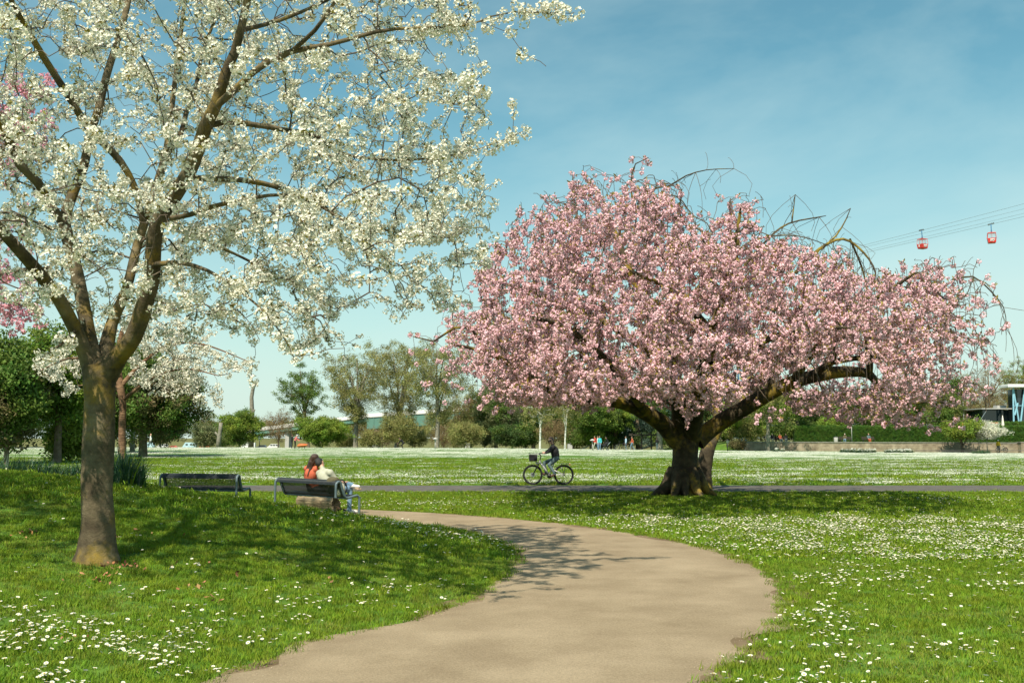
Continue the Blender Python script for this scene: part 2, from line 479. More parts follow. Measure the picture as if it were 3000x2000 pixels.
# ------------------------------------------------------------------ where the paths run (metres)
def gpts(lst):
    return [(flat(x, y).x, flat(x, y).y) for x, y in lst]
INNER = [(-14, -2.0), (-8, 1.6), (-4.2, 4.6)] + gpts([(600, 2000), (900, 1885), (1150, 1830), (1370, 1760), (1480, 1690), (1512, 1640), (1480, 1595), (1380, 1562), (1250, 1541), (1150, 1527), (1068, 1516)]) + [(-4.1, 21.9), (-5.3, 23.0), (-6.9, 24.0), (-9.5, 25.0), (-14, 26.2), (-24, 27.2), (-46, 27.8)]
OUTER = [(-12, -5.0), (-4, -3.0), (0.4, 0.6), (1.1, 3.6)] + gpts([(2080, 2000), (2180, 1920), (2260, 1830), (2292, 1750), (2265, 1700), (2200, 1655), (2050, 1605), (1900, 1572), (1700, 1541), (1500, 1520), (1300, 1505), (1150, 1497), (1000, 1491)]) + [(-6.3, 25.2), (-9.2, 27.0), (-14, 28.4), (-24, 29.4), (-46, 30.0)]
def smooth2(poly, step):
    o, _ = cat_rom([(Vector((x, y, 0)), 0) for x, y in poly], step)
    return np.array([(p.x, p.y) for p in o])
INNER_S = smooth2(INNER, 0.35)
OUTER_S = smooth2(OUTER, 0.35)
PATH_POLY = np.vstack([INNER_S, OUTER_S[::-1]])
MOUND_POLY = np.vstack([INNER_S, [(-60, 27.8), (-60, -2.0)]])
ASPH_Y0, ASPH_Y1 = 30.7, 35.1

def inside(poly, x, y):
    x = np.asarray(x, float); y = np.asarray(y, float)
    c = np.zeros(x.shape, bool)
    n = len(poly)
    for i in range(n):
        x1, y1 = poly[i]; x2, y2 = poly[(i + 1) % n]
        if y1 == y2: continue
        cond = ((y1 > y) != (y2 > y))
        c ^= cond & (x < (x2 - x1) * (y - y1) / (y2 - y1) + x1)
    return c

def dist_poly(line, x, y):
    x = np.asarray(x, float); y = np.asarray(y, float)
    best = np.full(x.shape, 1e9)
    for i in range(len(line) - 1):
        ax, ay = line[i]; bx, by = line[i + 1]
        dx, dy = bx - ax, by - ay
        t = np.clip(((x - ax) * dx + (y - ay) * dy) / (dx * dx + dy * dy + 1e-12), 0, 1)
        best = np.minimum(best, (x - ax - t * dx) ** 2 + (y - ay - t * dy) ** 2)
    return np.sqrt(best)

_IN2 = smooth2(INNER, 1.0)
def T(x, y):
    x = np.atleast_1d(np.asarray(x, float)); y = np.atleast_1d(np.asarray(y, float))
    x, y = np.broadcast_arrays(x, y)
    z = np.zeros(x.shape)
    near = (x > -60) & (x < 6) & (y > -4) & (y < 29)
    if near.any():
        xs, ys = x[near], y[near]
        ins = inside(MOUND_POLY, xs, ys)
        D = np.where(ins, dist_poly(_IN2, xs, ys), 0)
        soft = D * D / (D + 0.6)
        w = 0.42 + 0.58 * sstep(9, 17, ys)
        m = 0.20 * soft * w
        m = 1.75 * np.tanh(m / 1.75)
        z[near] = m
    # meadow rises a little to a crest on the left, stays level on the right
    crest = np.interp(x, [-60, -5, 25, 70], [0.47, 0.34, 0.02, -0.36])
    z = z + crest * sstep(48, 121, y)
    # behind the crest the land falls to a low car park, then a bank
    left = 1 - sstep(22, 34, x)
    z = z - left * (crest + 3.2) * sstep(128, 300, y)
    z = z + left * 4.1 * sstep(478, 530, y)
    # terrace behind the retaining wall on the right
    z = z + (1 - left) * 1.25 * sstep(138.6, 139.4, y)
    return z

def Ts(x, y):
    return float(T(x, y)[0])

def ground(px, py):
    """where the line of sight through a pixel meets the land"""
    d = ray(px, py)
    lo = 3.0
    ts = np.concatenate([np.arange(3, 60, 0.05), np.arange(60, 600, 0.5)])
    zz = CAM_H + d.z * ts - T(d.x * ts, d.y * ts)
    k = np.argmax(zz < 0)
    if zz[k] >= 0: k = len(ts) - 1
    t = ts[k]
    return Vector((d.x * t, d.y * t, Ts(d.x * t, d.y * t)))

def on(x, y):
    return Vector((x, y, Ts(x, y)))

# ------------------------------------------------------------------ ground sheet
def axis(parts):
    return np.unique(np.concatenate([np.arange(a, b, s) for a, b, s in parts]))
gx = axis([(-2600, -400, 200), (-400, -120, 20), (-120, -45, 2.5), (-45, 20, 0.32), (20, 45, 1.0), (45, 120, 2.5), (120, 400, 20), (400, 2601, 200)])
gy = axis([(-120, -12, 12), (-12, 29, 0.3), (29, 36, 0.8), (36, 135, 1.5), (135, 142, 0.4), (142, 560, 6), (560, 1000, 40), (1000, 4001, 300)])
GX, GY = np.meshgrid(gx, gy)
GZ = T(GX.ravel(), GY.ravel())
nx, ny = len(gx), len(gy)
verts = np.stack([GX.ravel(), GY.ravel(), GZ], 1)
ii = (np.arange(ny - 1)[:, None] * nx + np.arange(nx - 1)[None, :]).ravel()
quads = np.stack([ii, ii + 1, ii + nx + 1, ii + nx], 1)
me = bpy.data.meshes.new('ground')
me.vertices.add(len(verts)); me.vertices.foreach_set('co', verts.ravel())
me.loops.add(quads.size); me.loops.foreach_set('vertex_index', quads.ravel().astype(np.int32))
me.polygons.add(len(quads)); me.polygons.foreach_set('loop_start', np.arange(0, quads.size, 4, dtype=np.int32))
me.polygons.foreach_set('use_smooth', np.ones(len(quads), bool))
me.update(); me.validate()
me.materials.append(M['lawn'])
ground_o = link_mesh('lawn_ground', me)
tag(ground_o, 'wide green park lawn with a low mound and a far meadow', 'lawn', kind='structure')

def strip_mesh(name, A, B, mt, cols, lift, jit, label, cat):
    n = 420
    def rs(P):
        d = np.r_[0, np.cumsum(np.hypot(*np.diff(P, axis=0).T))]
        t = np.linspace(0, d[-1], n)
        return np.stack([np.interp(t, d, P[:, 0]), np.interp(t, d, P[:, 1])], 1)
    A, B = rs(A), rs(B)
    # pair the two edges by nearest arc fraction
    r = RNG.normal(0, 1, (n, 2))
    k = np.array([1, 2, 3, 2, 1.]) / 9
    ja = np.convolve(r[:, 0], k, 'same') * jit; jb = np.convolve(r[:, 1], k, 'same') * jit
    u = (B - A); u /= np.linalg.norm(u, axis=1)[:, None]
    A = A - u * ja[:, None]; B = B + u * jb[:, None]
    s = np.linspace(0, 1, cols)
    P = A[:, None, :] * (1 - s)[None, :, None] + B[:, None, :] * s[None, :, None]
    X, Y = P[..., 0].ravel(), P[..., 1].ravel()
    Z = np.maximum(T(X, Y), 0) * 0.5 + lift
    edge = np.minimum(s, 1 - s)
    Z = Z + np.tile(np.minimum(edge * 0.10, 0.012), n)
    V = np.stack([X, Y, Z], 1)
    ii = (np.arange(n - 1)[:, None] * cols + np.arange(cols - 1)[None, :]).ravel()
    q = np.stack([ii, ii + 1, ii + cols + 1, ii + cols], 1)
    m = bpy.data.meshes.new(name); m.from_pydata(V.tolist(), [], q.tolist()); m.materials.append(mt)
    bm = bmesh.new(); bm.from_mesh(m); bmesh.ops.recalc_face_normals(bm, faces=bm.faces)
    if sum(f.normal.z for f in bm.faces) < 0:
        bmesh.ops.reverse_faces(bm, faces=bm.faces)
    bm.to_mesh(m); bm.free()
    m.polygons.foreach_set('use_smooth', [True] * len(m.polygons))
    return tag(link_mesh(name, m), label, cat, kind='structure')
def shift(P, d):
    t = np.gradient(P, axis=0); t /= np.linalg.norm(t, axis=1)[:, None]
    return P + np.stack([-t[:, 1], t[:, 0]], 1) * d
strip_mesh('path_soil', shift(INNER_S, .10), shift(OUTER_S, -.16), M['soil'], 14, 0.004, 0.22, 'trodden brown soil showing along both edges of the gravel path', 'soil')
strip_mesh('gravel_path', INNER_S, OUTER_S, M['gravel'], 14, 0.010, 0.16, 'tan gravel path curving round the grassy mound', 'path')
ax_ = np.linspace(-130, 130, 200)
strip_mesh('asphalt_path', np.stack([ax_, ASPH_Y1 + 0.0006 * (ax_ - 5) ** 2 * 0.3], 1), np.stack([ax_, ASPH_Y0 + 0.0006 * (ax_ - 5) ** 2 * 0.3], 1), M['asphalt'], 6, 0.010, 0.05, 'straight grey asphalt path crossing the park lawn', 'path')
# short piece of paved lane at the foot of the wall, where the yellow rider stands
strip_mesh('wall_lane', np.stack([np.linspace(55, 120, 60), np.full(60, 136.6)], 1), np.stack([np.linspace(52, 120, 60), np.linspace(129.5, 126, 60)], 1), M['asphalt'], 5, 0.02, 0.15, 'grey paved lane at the foot of the stone wall', 'path')

# ------------------------------------------------------------------ scattering many small pieces
_groups = {}
def proto_collection(name, objs):
    c = bpy.data.collections.new(name)
    for o in objs:
        for cc in list(o.users_collection): cc.objects.unlink(o)
        c.objects.link(o)
    return c

def scatter_group(coll):
    if coll.name in _groups: return _groups[coll.name]
    ng = bpy.data.node_groups.new('scatter_' + coll.name, 'GeometryNodeTree')
    ng.interface.new_socket('Geometry', in_out='INPUT', socket_type='NodeSocketGeometry')
    ng.interface.new_socket('Geometry', in_out='OUTPUT', socket_type='NodeSocketGeometry')
    N, L = ng.nodes, ng.links
    gi = N.new('NodeGroupInput'); go = N.new('NodeGroupOutput')
    ip = N.new('GeometryNodeInstanceOnPoints')
    ci = N.new('GeometryNodeCollectionInfo'); ci.inputs['Collection'].default_value = coll
    ci.inputs['Separate Children'].default_value = True; ci.inputs['Reset Children'].default_value = True
    def attr(nm, ty):
        a = N.new('GeometryNodeInputNamedAttribute'); a.data_type = ty; a.inputs['Name'].default_value = nm
        return a.outputs['Attribute']
    e2r = N.new('FunctionNodeEulerToRotation')
    L.new(attr('rot', 'FLOAT_VECTOR'), e2r.inputs[0])
    L.new(gi.outputs[0], ip.inputs['Points']); L.new(ci.outputs[0], ip.inputs['Instance'])
    ip.inputs['Pick Instance'].default_value = True
    L.new(attr('idx', 'INT'), ip.inputs['Instance Index'])
    L.new(e2r.outputs[0], ip.inputs['Rotation']); L.new(attr('scl', 'FLOAT'), ip.inputs['Scale'])
    L.new(ip.outputs[0], go.inputs[0])
    _groups[coll.name] = ng
    return ng

def scatter(name, pts, coll, parent=None, scl=1.0, rot=None, idx=None, stuff=True):
    pts = np.asarray(pts, float).reshape(-1, 3)
    n = len(pts)
    me = bpy.data.meshes.new(name)
    me.vertices.add(n); me.vertices.foreach_set('co', pts.ravel())
    k = len(coll.objects)
    if rot is None:
        rot = np.zeros((n, 3)); rot[:, 2] = RNG.uniform(0, 6.283, n)
    if idx is None: idx = RNG.integers(0, k, n)
    scl = np.broadcast_to(scl, n)
    a = me.attributes.new('rot', 'FLOAT_VECTOR', 'POINT'); a.data.foreach_set('vector', np.asarray(rot, float).ravel())
    a = me.attributes.new('scl', 'FLOAT', 'POINT'); a.data.foreach_set('value', np.ascontiguousarray(scl, float))
    a = me.attributes.new('idx', 'INT', 'POINT'); a.data.foreach_set('value', np.asarray(idx, np.int32))
    o = bpy.data.objects.new(name, me); COL.objects.link(o)
    for p in coll.objects[0].data.materials: me.materials.append(p)
    md = o.modifiers.new('pieces', 'NODES'); md.node_group = scatter_group(coll)
    if parent is not None: o.parent = parent
    if stuff: o['kind'] = 'stuff'
    return o

def rand_rot(n):
    return np.stack([RNG.uniform(0, 6.283, n), RNG.uniform(-1.57, 1.57, n), RNG.uniform(0, 6.283, n)], 1)

def proto(name, mb, mats, smooth=False):
    me = bpy.data.meshes.new(name)
    me.from_pydata(mb.v, [], mb.f)
    for m in mats: me.materials.append(m)
    me.polygons.foreach_set('material_index', mb.m)
    if smooth: me.polygons.foreach_set('use_smooth', [True] * len(me.polygons))
    return bpy.data.objects.new(name, me)

def rv():
    while True:
        p = Vector((random.uniform(-1, 1), random.uniform(-1, 1), random.uniform(-1, 1)))
        if 0.05 < p.length < 1: return p.normalized()

def petal(mb, base, d, n, ln, wd, cup, mi):
    """a small cupped four-cornered petal"""
    s = d.cross(n)
    if s.length < 1e-5: return
    s.normalize(); n = s.cross(d).normalized()
    a = base; b = base + d * ln * 0.6 + s * wd + n * cup; c = base + d * ln + n * cup * 2.2; e = base + d * ln * 0.6 - s * wd + n * cup
    mb.add([a, b, c, e], [(0, 1, 2, 3)], mi)

def blossom_proto(name, nflow, rad, fl, petals, leaves, mats, leaf_len, double=False):
    mb = MB()
    for i in range(nflow):
        d = rv()
        if d.z > 0.55: d.z *= 0.4; d.normalize()
        c = d * rad * random.uniform(0.65, 1.0)
        if double:
            for k in range(petals):
                e = (rv() + d * 0.5).normalized()
                nn = (e + rv() * 0.8).normalized()
                dd = e.cross(rv()).normalized()
                petal(mb, c + e * fl * 0.55 - dd * fl * 0.45, dd, nn, fl * 0.95, fl * 0.42, fl * 0.12, 0)
        else:
            t1 = d.orthogonal().normalized(); t2 = d.cross(t1); o = random.uniform(0, 6.28)
            for k in range(petals):
                an = o + 6.283 * k / petals + random.uniform(-.12, .12)
                pd = t1 * math.cos(an) + t2 * math.sin(an)
                petal(mb, c, (pd + d * 0.35).normalized(), d, fl, fl * 0.46, fl * 0.14, 0)
            if petals == 5 and i % 3 == 0:
                for k in range(2):
                    an = random.uniform(0, 6.28); pd = (t1 * math.cos(an) + t2 * math.sin(an) + d * .9).normalized()
                    petal(mb, c, pd, d, fl * 0.7, fl * 0.3, 0, 0)
    for i in range(leaves):
        d = rv(); d.z = abs(d.z) * 0.8; d.normalize()
        petal(mb, d * rad * 0.3, d, rv(), leaf_len * random.uniform(.7, 1.3), leaf_len * 0.22, leaf_len * 0.08, 1)
    return proto(name, mb, mats)
C_WHITE = proto_collection('white_blossoms', [blossom_proto('white_blossom_%d' % i, 18, 0.066, 0.021, 5, lv, [M['white_petal'], M['young_leaf']], 0.05) for i, lv in enumerate((2, 3, 4, 7, 3))])
C_PINK = proto_collection('pink_blossoms', [blossom_proto('pink_blossom_%d' % i, 7, 0.050, 0.036, 9, lv, [M['pink_petal'], M['bronze_leaf']], 0.085, True) for i, lv in enumerate((2, 3, 4, 5))])
C_DEEP = proto_collection('deep_blossoms', [blossom_proto('deep_blossom_%d' % i, 5, 0.060, 0.038, 9, lv, [M['deep_pink'], M['bronze_leaf']], 0.06, True) for i, lv in enumerate((0, 1))])

def tuft_proto(name, nb, rad, h, w, lean, mats, yellow=0.08):
    mb = MB()
    for i in range(nb):
        a = random.uniform(0, 6.283); r = rad * math.sqrt(random.random())
        b = Vector((r * math.cos(a), r * math.sin(a), -0.01))
        hd = random.uniform(0, 6.283); d = Vector((math.cos(hd), math.sin(hd), 0)); s = Vector((-d.y, d.x, 0))
        hh = h * random.uniform(0.5, 1.15); ln = hh * random.uniform(0.15, lean)
        ww = w * random.uniform(0.7, 1.2)
        p1 = b + Vector((0, 0, hh * 0.55)) + d * ln * 0.35; p2 = b + Vector((0, 0, hh)) + d * ln
        mb.add([b - s * ww, b + s * ww, p1 + s * ww * .8, p1 - s * ww * .8, p2], [(0, 1, 2, 3), (3, 2, 4)], 1 if random.random() < yellow else 0)
    return proto(name, mb, mats)
C_TUFT = proto_collection('grass_tufts', [tuft_proto('grass_tuft_%d' % i, 46, 0.11, hh, 0.0032, 0.95, [M['blade'], M['blade_dry']], yy) for i, (hh, yy) in enumerate(((0.055, .06), (0.065, .12), (0.045, .42), (0.075, .05)))])
C_TUFT2 = proto_collection('grass_tufts_wide', [tuft_proto('grass_tuft_wide_%d' % i, 70, 0.26, hh, 0.0075, 1.0, [M['blade'], M['blade_dry']], .10) for i, hh in enumerate((0.06, 0.08, 0.05))])
C_REED = proto_collection('reed_tufts', [tuft_proto('reed_tuft_%d' % i, 34, 0.16, hh, 0.0085, 0.9, [M['reed'], M['blade']], .05) for i, hh in enumerate((0.50, 0.58, 0.42))])

def daisy(mb, c, r, stem, tilt, full=True):
    n = Vector((tilt[0], tilt[1], 1)).normalized()
    t1 = n.orthogonal().normalized(); t2 = n.cross(t1)
    top = c + Vector((0, 0, stem))
    k = 9 if full else 5
    ring = []
    for i in range(k * 2):
        rr = r * (1.0 if i % 2 == 0 else 0.78)
        an = 6.283 * i / (2 * k)
        ring.append(top + t1 * math.cos(an) * rr + t2 * math.sin(an) * rr + n * r * 0.12)
    mb.add([top - n * r * .12] + ring, [(0, 1 + i, 1 + (i + 1) % (2 * k)) for i in range(2 * k)], 0)
    if full:
        rr = r * 0.34
        mb.add([top + n * r * .22] + [top + n * r * .08 + (t1 * math.cos(a) + t2 * math.sin(a)) * rr for a in [6.283 * i / 6 for i in range(6)]], [(0, 1 + i, 1 + (i + 1) % 6) for i in range(6)], 1)
        mb.tube([c - Vector((0, 0, .01)), top], 0.0012, 3, 2, caps=False)
dp = []
for i in range(4):
    mb = MB(); daisy(mb, Vector((0, 0, 0)), 0.0145 * random.uniform(.85, 1.2), random.uniform(.05, .085), (random.uniform(-.45, .35), random.uniform(-.5, .1)))
    dp.append(proto('daisy_%d' % i, mb, [M['petal_daisy'], M['daisy_eye'], M['blade']]))
C_DAISY = proto_collection('daisies', dp)
dp = []
for i in range(4):
    mb = MB()
    for k in range(34):
        a = random.uniform(0, 6.28); r = abs(random.gauss(0, 0.42))
        daisy(mb, Vector((r * math.cos(a), r * math.sin(a), 0)), random.uniform(.013, .018), random.uniform(.05, .09), (random.uniform(-.4, .4), random.uniform(-.6, .1)), False)
    dp.append(proto('daisy_patch_%d' % i, mb, [M['petal_daisy'], M['daisy_eye'], M['blade']]))
C_DPATCH = proto_collection('daisy_patches', dp)

def spray_proto(name, n, rad, ln, mats, flatz=0.7, drop=0.0):
    mb = MB()
    for i in range(n):
        d = rv(); c = Vector((d.x, d.y, d.z * flatz)) * rad * random.random() ** 0.6
        e = (rv() + Vector((0, 0, -drop))).normalized()
        petal(mb, c, e, rv(), ln * random.uniform(.7, 1.3), ln * 0.30, ln * 0.08, 0)
    return proto(name, mb, mats)
C_LEAF = {}
for nm, (n, rad, ln, fz, dr) in {'dark': (44, .42, .15, .6, 0), 'mid': (40, .45, .15, .7, 0), 'bright': (40, .42, .14, .6, 0), 'olive': (26, .42, .13, .9, .5), 'grey': (34, .42, .14, .8, .2),
                                 'brown': (24, .45, .10, .8, 0), 'cedar': (46, .55, .13, .28, 0), 'rust': (40, .42, .14, .6, .2), 'hedge': (46, .22, .075, .9, 0), 'whitebloom': (40, .28, .11, .9, 0)}.items():
    C_LEAF[nm] = proto_collection('leaves_' + nm, [spray_proto('spray_%s_%d' % (nm, i), n, rad, ln, [M['leaf_' + nm]], fz, dr) for i in range(3)])

# ------------------------------------------------------------------ trees grown from limbs
class Tree:
    def __init__(s, cap=40000):
        s.P = np.zeros((cap, 3)); s.D = np.zeros((cap, 3)); s.r = np.zeros(cap); s.par = np.full(cap, -1); s.n = 0
        s.paths = []          # (ids, is_limb, length)
        s.root = None
    def node(s, p, par, r, d):
        i = s.n; s.P[i] = p; s.par[i] = par; s.r[i] = r; s.D[i] = d; s.n += 1
        return i
    def limb(s, ctrl, step=0.18, join=True):
        pts, rad = cat_rom(ctrl, step)
        par = -1
        if s.n and join:
            d = np.linalg.norm(s.P[:s.n] - np.array(pts[0]), axis=1)
            par = int(np.argmin(d))
        ids = []
        if s.root is None: s.root = np.array(pts[0])
        for i, p in enumerate(pts):
            dv = (pts[min(i + 1, len(pts) - 1)] - pts[max(i - 1, 0)])
            dv = dv.normalized() if dv.length > 0 else Vector((0, 0, 1))
            par = s.node(np.array(p), par, rad[i], np.array(dv)); ids.append(par)
        s.paths.append((ids, True))
        return ids
    def grow(s, targets, droop=0.5, lift=0.25, seg=0.22, wob=0.03, hub=None, tip=0.004, maxlen=99):
        targets = np.asarray(targets)
        if not len(targets): return
        base = s.P[:s.n]
        dmin = np.array([np.min(((base - t) ** 2).sum(1)) for t in targets])
        hub = s.root if hub is None else np.array(hub)
        for t in targets[np.argsort(dmin)]:
            Pn = s.P[:s.n]
            df = Pn - t
            d = np.sqrt((df ** 2).sum(1))
            cost = d + 0.9 * np.maximum(0, np.sqrt(((Pn - hub) ** 2).sum(1)) - np.linalg.norm(t - hub) + 0.3 * d)
            k = int(np.argmin(cost)); L = d[k]
            if L < 0.05 or L > maxlen: continue
            p0 = s.P[k]; dr = s.D[k]
            to = (t - p0) / L
            dr = dr * 0.5 + to * 0.8; dr /= np.linalg.norm(dr) + 1e-9
            c1 = p0 + dr * L * 0.35 + np.array([0, 0, lift * L * 0.35])
            c2 = t + np.array([0, 0, droop * L * 0.35]) - to * L * 0.2
            m = max(3, int(L / seg))
            ids = [k]; par = k; last = p0
            for j in range(1, m + 1):
                u = j / m
                p = (1 - u) ** 3 * p0 + 3 * (1 - u) ** 2 * u * c1 + 3 * (1 - u) * u * u * c2 + u ** 3 * t
                if j < m: p = p + RNG.normal(0, wob, 3) * min(L, 1)
                dv = p - last; dv = dv / (np.linalg.norm(dv) + 1e-9)
                par = s.node(p, par, tip, dv); ids.append(par); last = p
            s.paths.append((ids, False))
    def strands(s, k, zmin, lmin, lmax, tip=.004, lo=0, spread=.10):
        """thin weeping shoots that hang straight down from the twigs"""
        out = []
        n0 = s.n
        for i in RNG.integers(lo, n0, k):
            p = s.P[i].copy()
            if p[2] < zmin + .6: continue
            L = min(RNG.uniform(lmin, lmax), p[2] - zmin); m = max(3, int(L / .22))
            o_ = RNG.normal(0, spread, 2); par = int(i); ids = [par]
            for j in range(1, m + 1):
                u = j / m
                q_ = p + np.array([o_[0] * math.sin(u * 2.2), o_[1] * math.sin(u * 2.2), -L * u])
                par = s.node(q_, par, tip, np.array([0, 0, -1.0])); ids.append(par); out.append(q_)
            s.paths.append((ids, False))
        return np.array(out)
    def thicken(s, ex=2.3, tip=0.004, cap=0.2):
        acc = np.zeros(s.n)
        for i in range(s.n - 1, -1, -1):
            own = max(acc[i], tip ** ex)
            s.r[i] = max(s.r[i], min(own ** (1 / ex), cap))
            if s.par[i] >= 0: acc[s.par[i]] += min(own, s.r[i] ** ex)
    def tubes(s, limbs, base, name, mt, parent, sides=(12, 4), rough=0.0):
        V, F = [], []; nv = 0
        for ids, isl in s.paths:
            if isl != limbs: continue
            n = sides[0] if isl else sides[1]
            P = s.P[ids] - base; r = s.r[ids].copy()
            if not isl: r[0] = min(r[0], r[1] * 1.25)
            m = len(ids)
            t = np.gradient(P, axis=0); t /= np.linalg.norm(t, axis=1)[:, None] + 1e-9
            a = np.where(np.abs(t[:, 2:3]) < 0.95, np.array([[0, 0, 1.0]]), np.array([[1.0, 0, 0]]))
            if np.abs(t[:, 2]).max() > 0.8: a = np.tile(np.array([[0.3, 1.0, 0.05]]), (m, 1))
            u = np.cross(t, a); u /= np.linalg.norm(u, axis=1)[:, None] + 1e-9
            w = np.cross(t, u)
            an = np.arange(n) * 2 * np.pi / n
            rr = r[:, None] * np.ones((1, n))
            if rough and isl:
                ph = RNG.uniform(0, 6.28, 3)
                zz = np.arange(m)[:, None] * 0.35
                rr = rr * (1 + rough * (np.sin(3 * an[None] + zz * .3 + ph[0]) * .5 + np.sin(5 * an[None] - zz * .5 + ph[1]) * .35 + np.sin(2 * an[None] + zz + ph[2]) * .4) + RNG.normal(0, rough * .25, (m, n)))
            ring = P[:, None, :] + rr[..., None] * (u[:, None, :] * np.cos(an)[None, :, None] + w[:, None, :] * np.sin(an)[None, :, None])
            V.append(ring.reshape(-1, 3))
            i0 = (np.arange(m - 1)[:, None] * n + np.arange(n)[None, :]); i1 = (np.arange(m - 1)[:, None] * n + (np.arange(n) + 1)[None, :] % n)
            F.append(np.stack([i0, i1, i1 + n, i0 + n], -1).reshape(-1, 4) + nv)
            nv += m * n
        if not V: return None
        V = np.vstack(V); F = np.vstack(F)
        me = bpy.data.meshes.new(name)
        me.vertices.add(len(V)); me.vertices.foreach_set('co', V.ravel())
        me.loops.add(F.size); me.loops.foreach_set('vertex_index', F.ravel().astype(np.int32))
        me.polygons.add(len(F)); me.polygons.foreach_set('loop_start', np.arange(0, F.size, 4, dtype=np.int32))
        me.polygons.foreach_set('use_smooth', np.ones(len(F), bool))
        me.update(); me.materials.append(mt)
        return link_mesh(name, me, parent)
    def along(s, spacing, t0=0.2, keep=1.0, limbs=False, jit=0.03):
        out = []
        for ids, isl in s.paths:
            if isl and not limbs: continue
            P = s.P[ids]
            d = np.r_[0, np.cumsum(np.linalg.norm(np.diff(P, axis=0), axis=1))]
            L = d[-1]
            n = max(1, int(L * (1 - t0) / spacing + RNG.random()))
            tt = t0 * L + (1 - t0) * L * (np.arange(n) + RNG.uniform(0.1, 0.9, n)) / n
            tt = tt[RNG.random(n) < keep]
            if L > 0.1: tt = np.r_[tt, L]
            q = np.stack([np.interp(tt, d, P[:, k]) for k in range(3)], 1)
            out.append(q + RNG.normal(0, jit, q.shape))
        return np.vstack(out)

def in_poly_samples(poly, n):
    """random points in a polygon of the X-Z plane"""
    poly = np.array(poly)
    lo, hi = poly.min(0), poly.max(0)
    out = np.zeros((0, 2))
    while len(out) < n:
        q = RNG.uniform(lo, hi, (n * 2, 2))
        out = np.vstack([out, q[inside(poly, q[:, 0], q[:, 1])]])
    return out[:n]

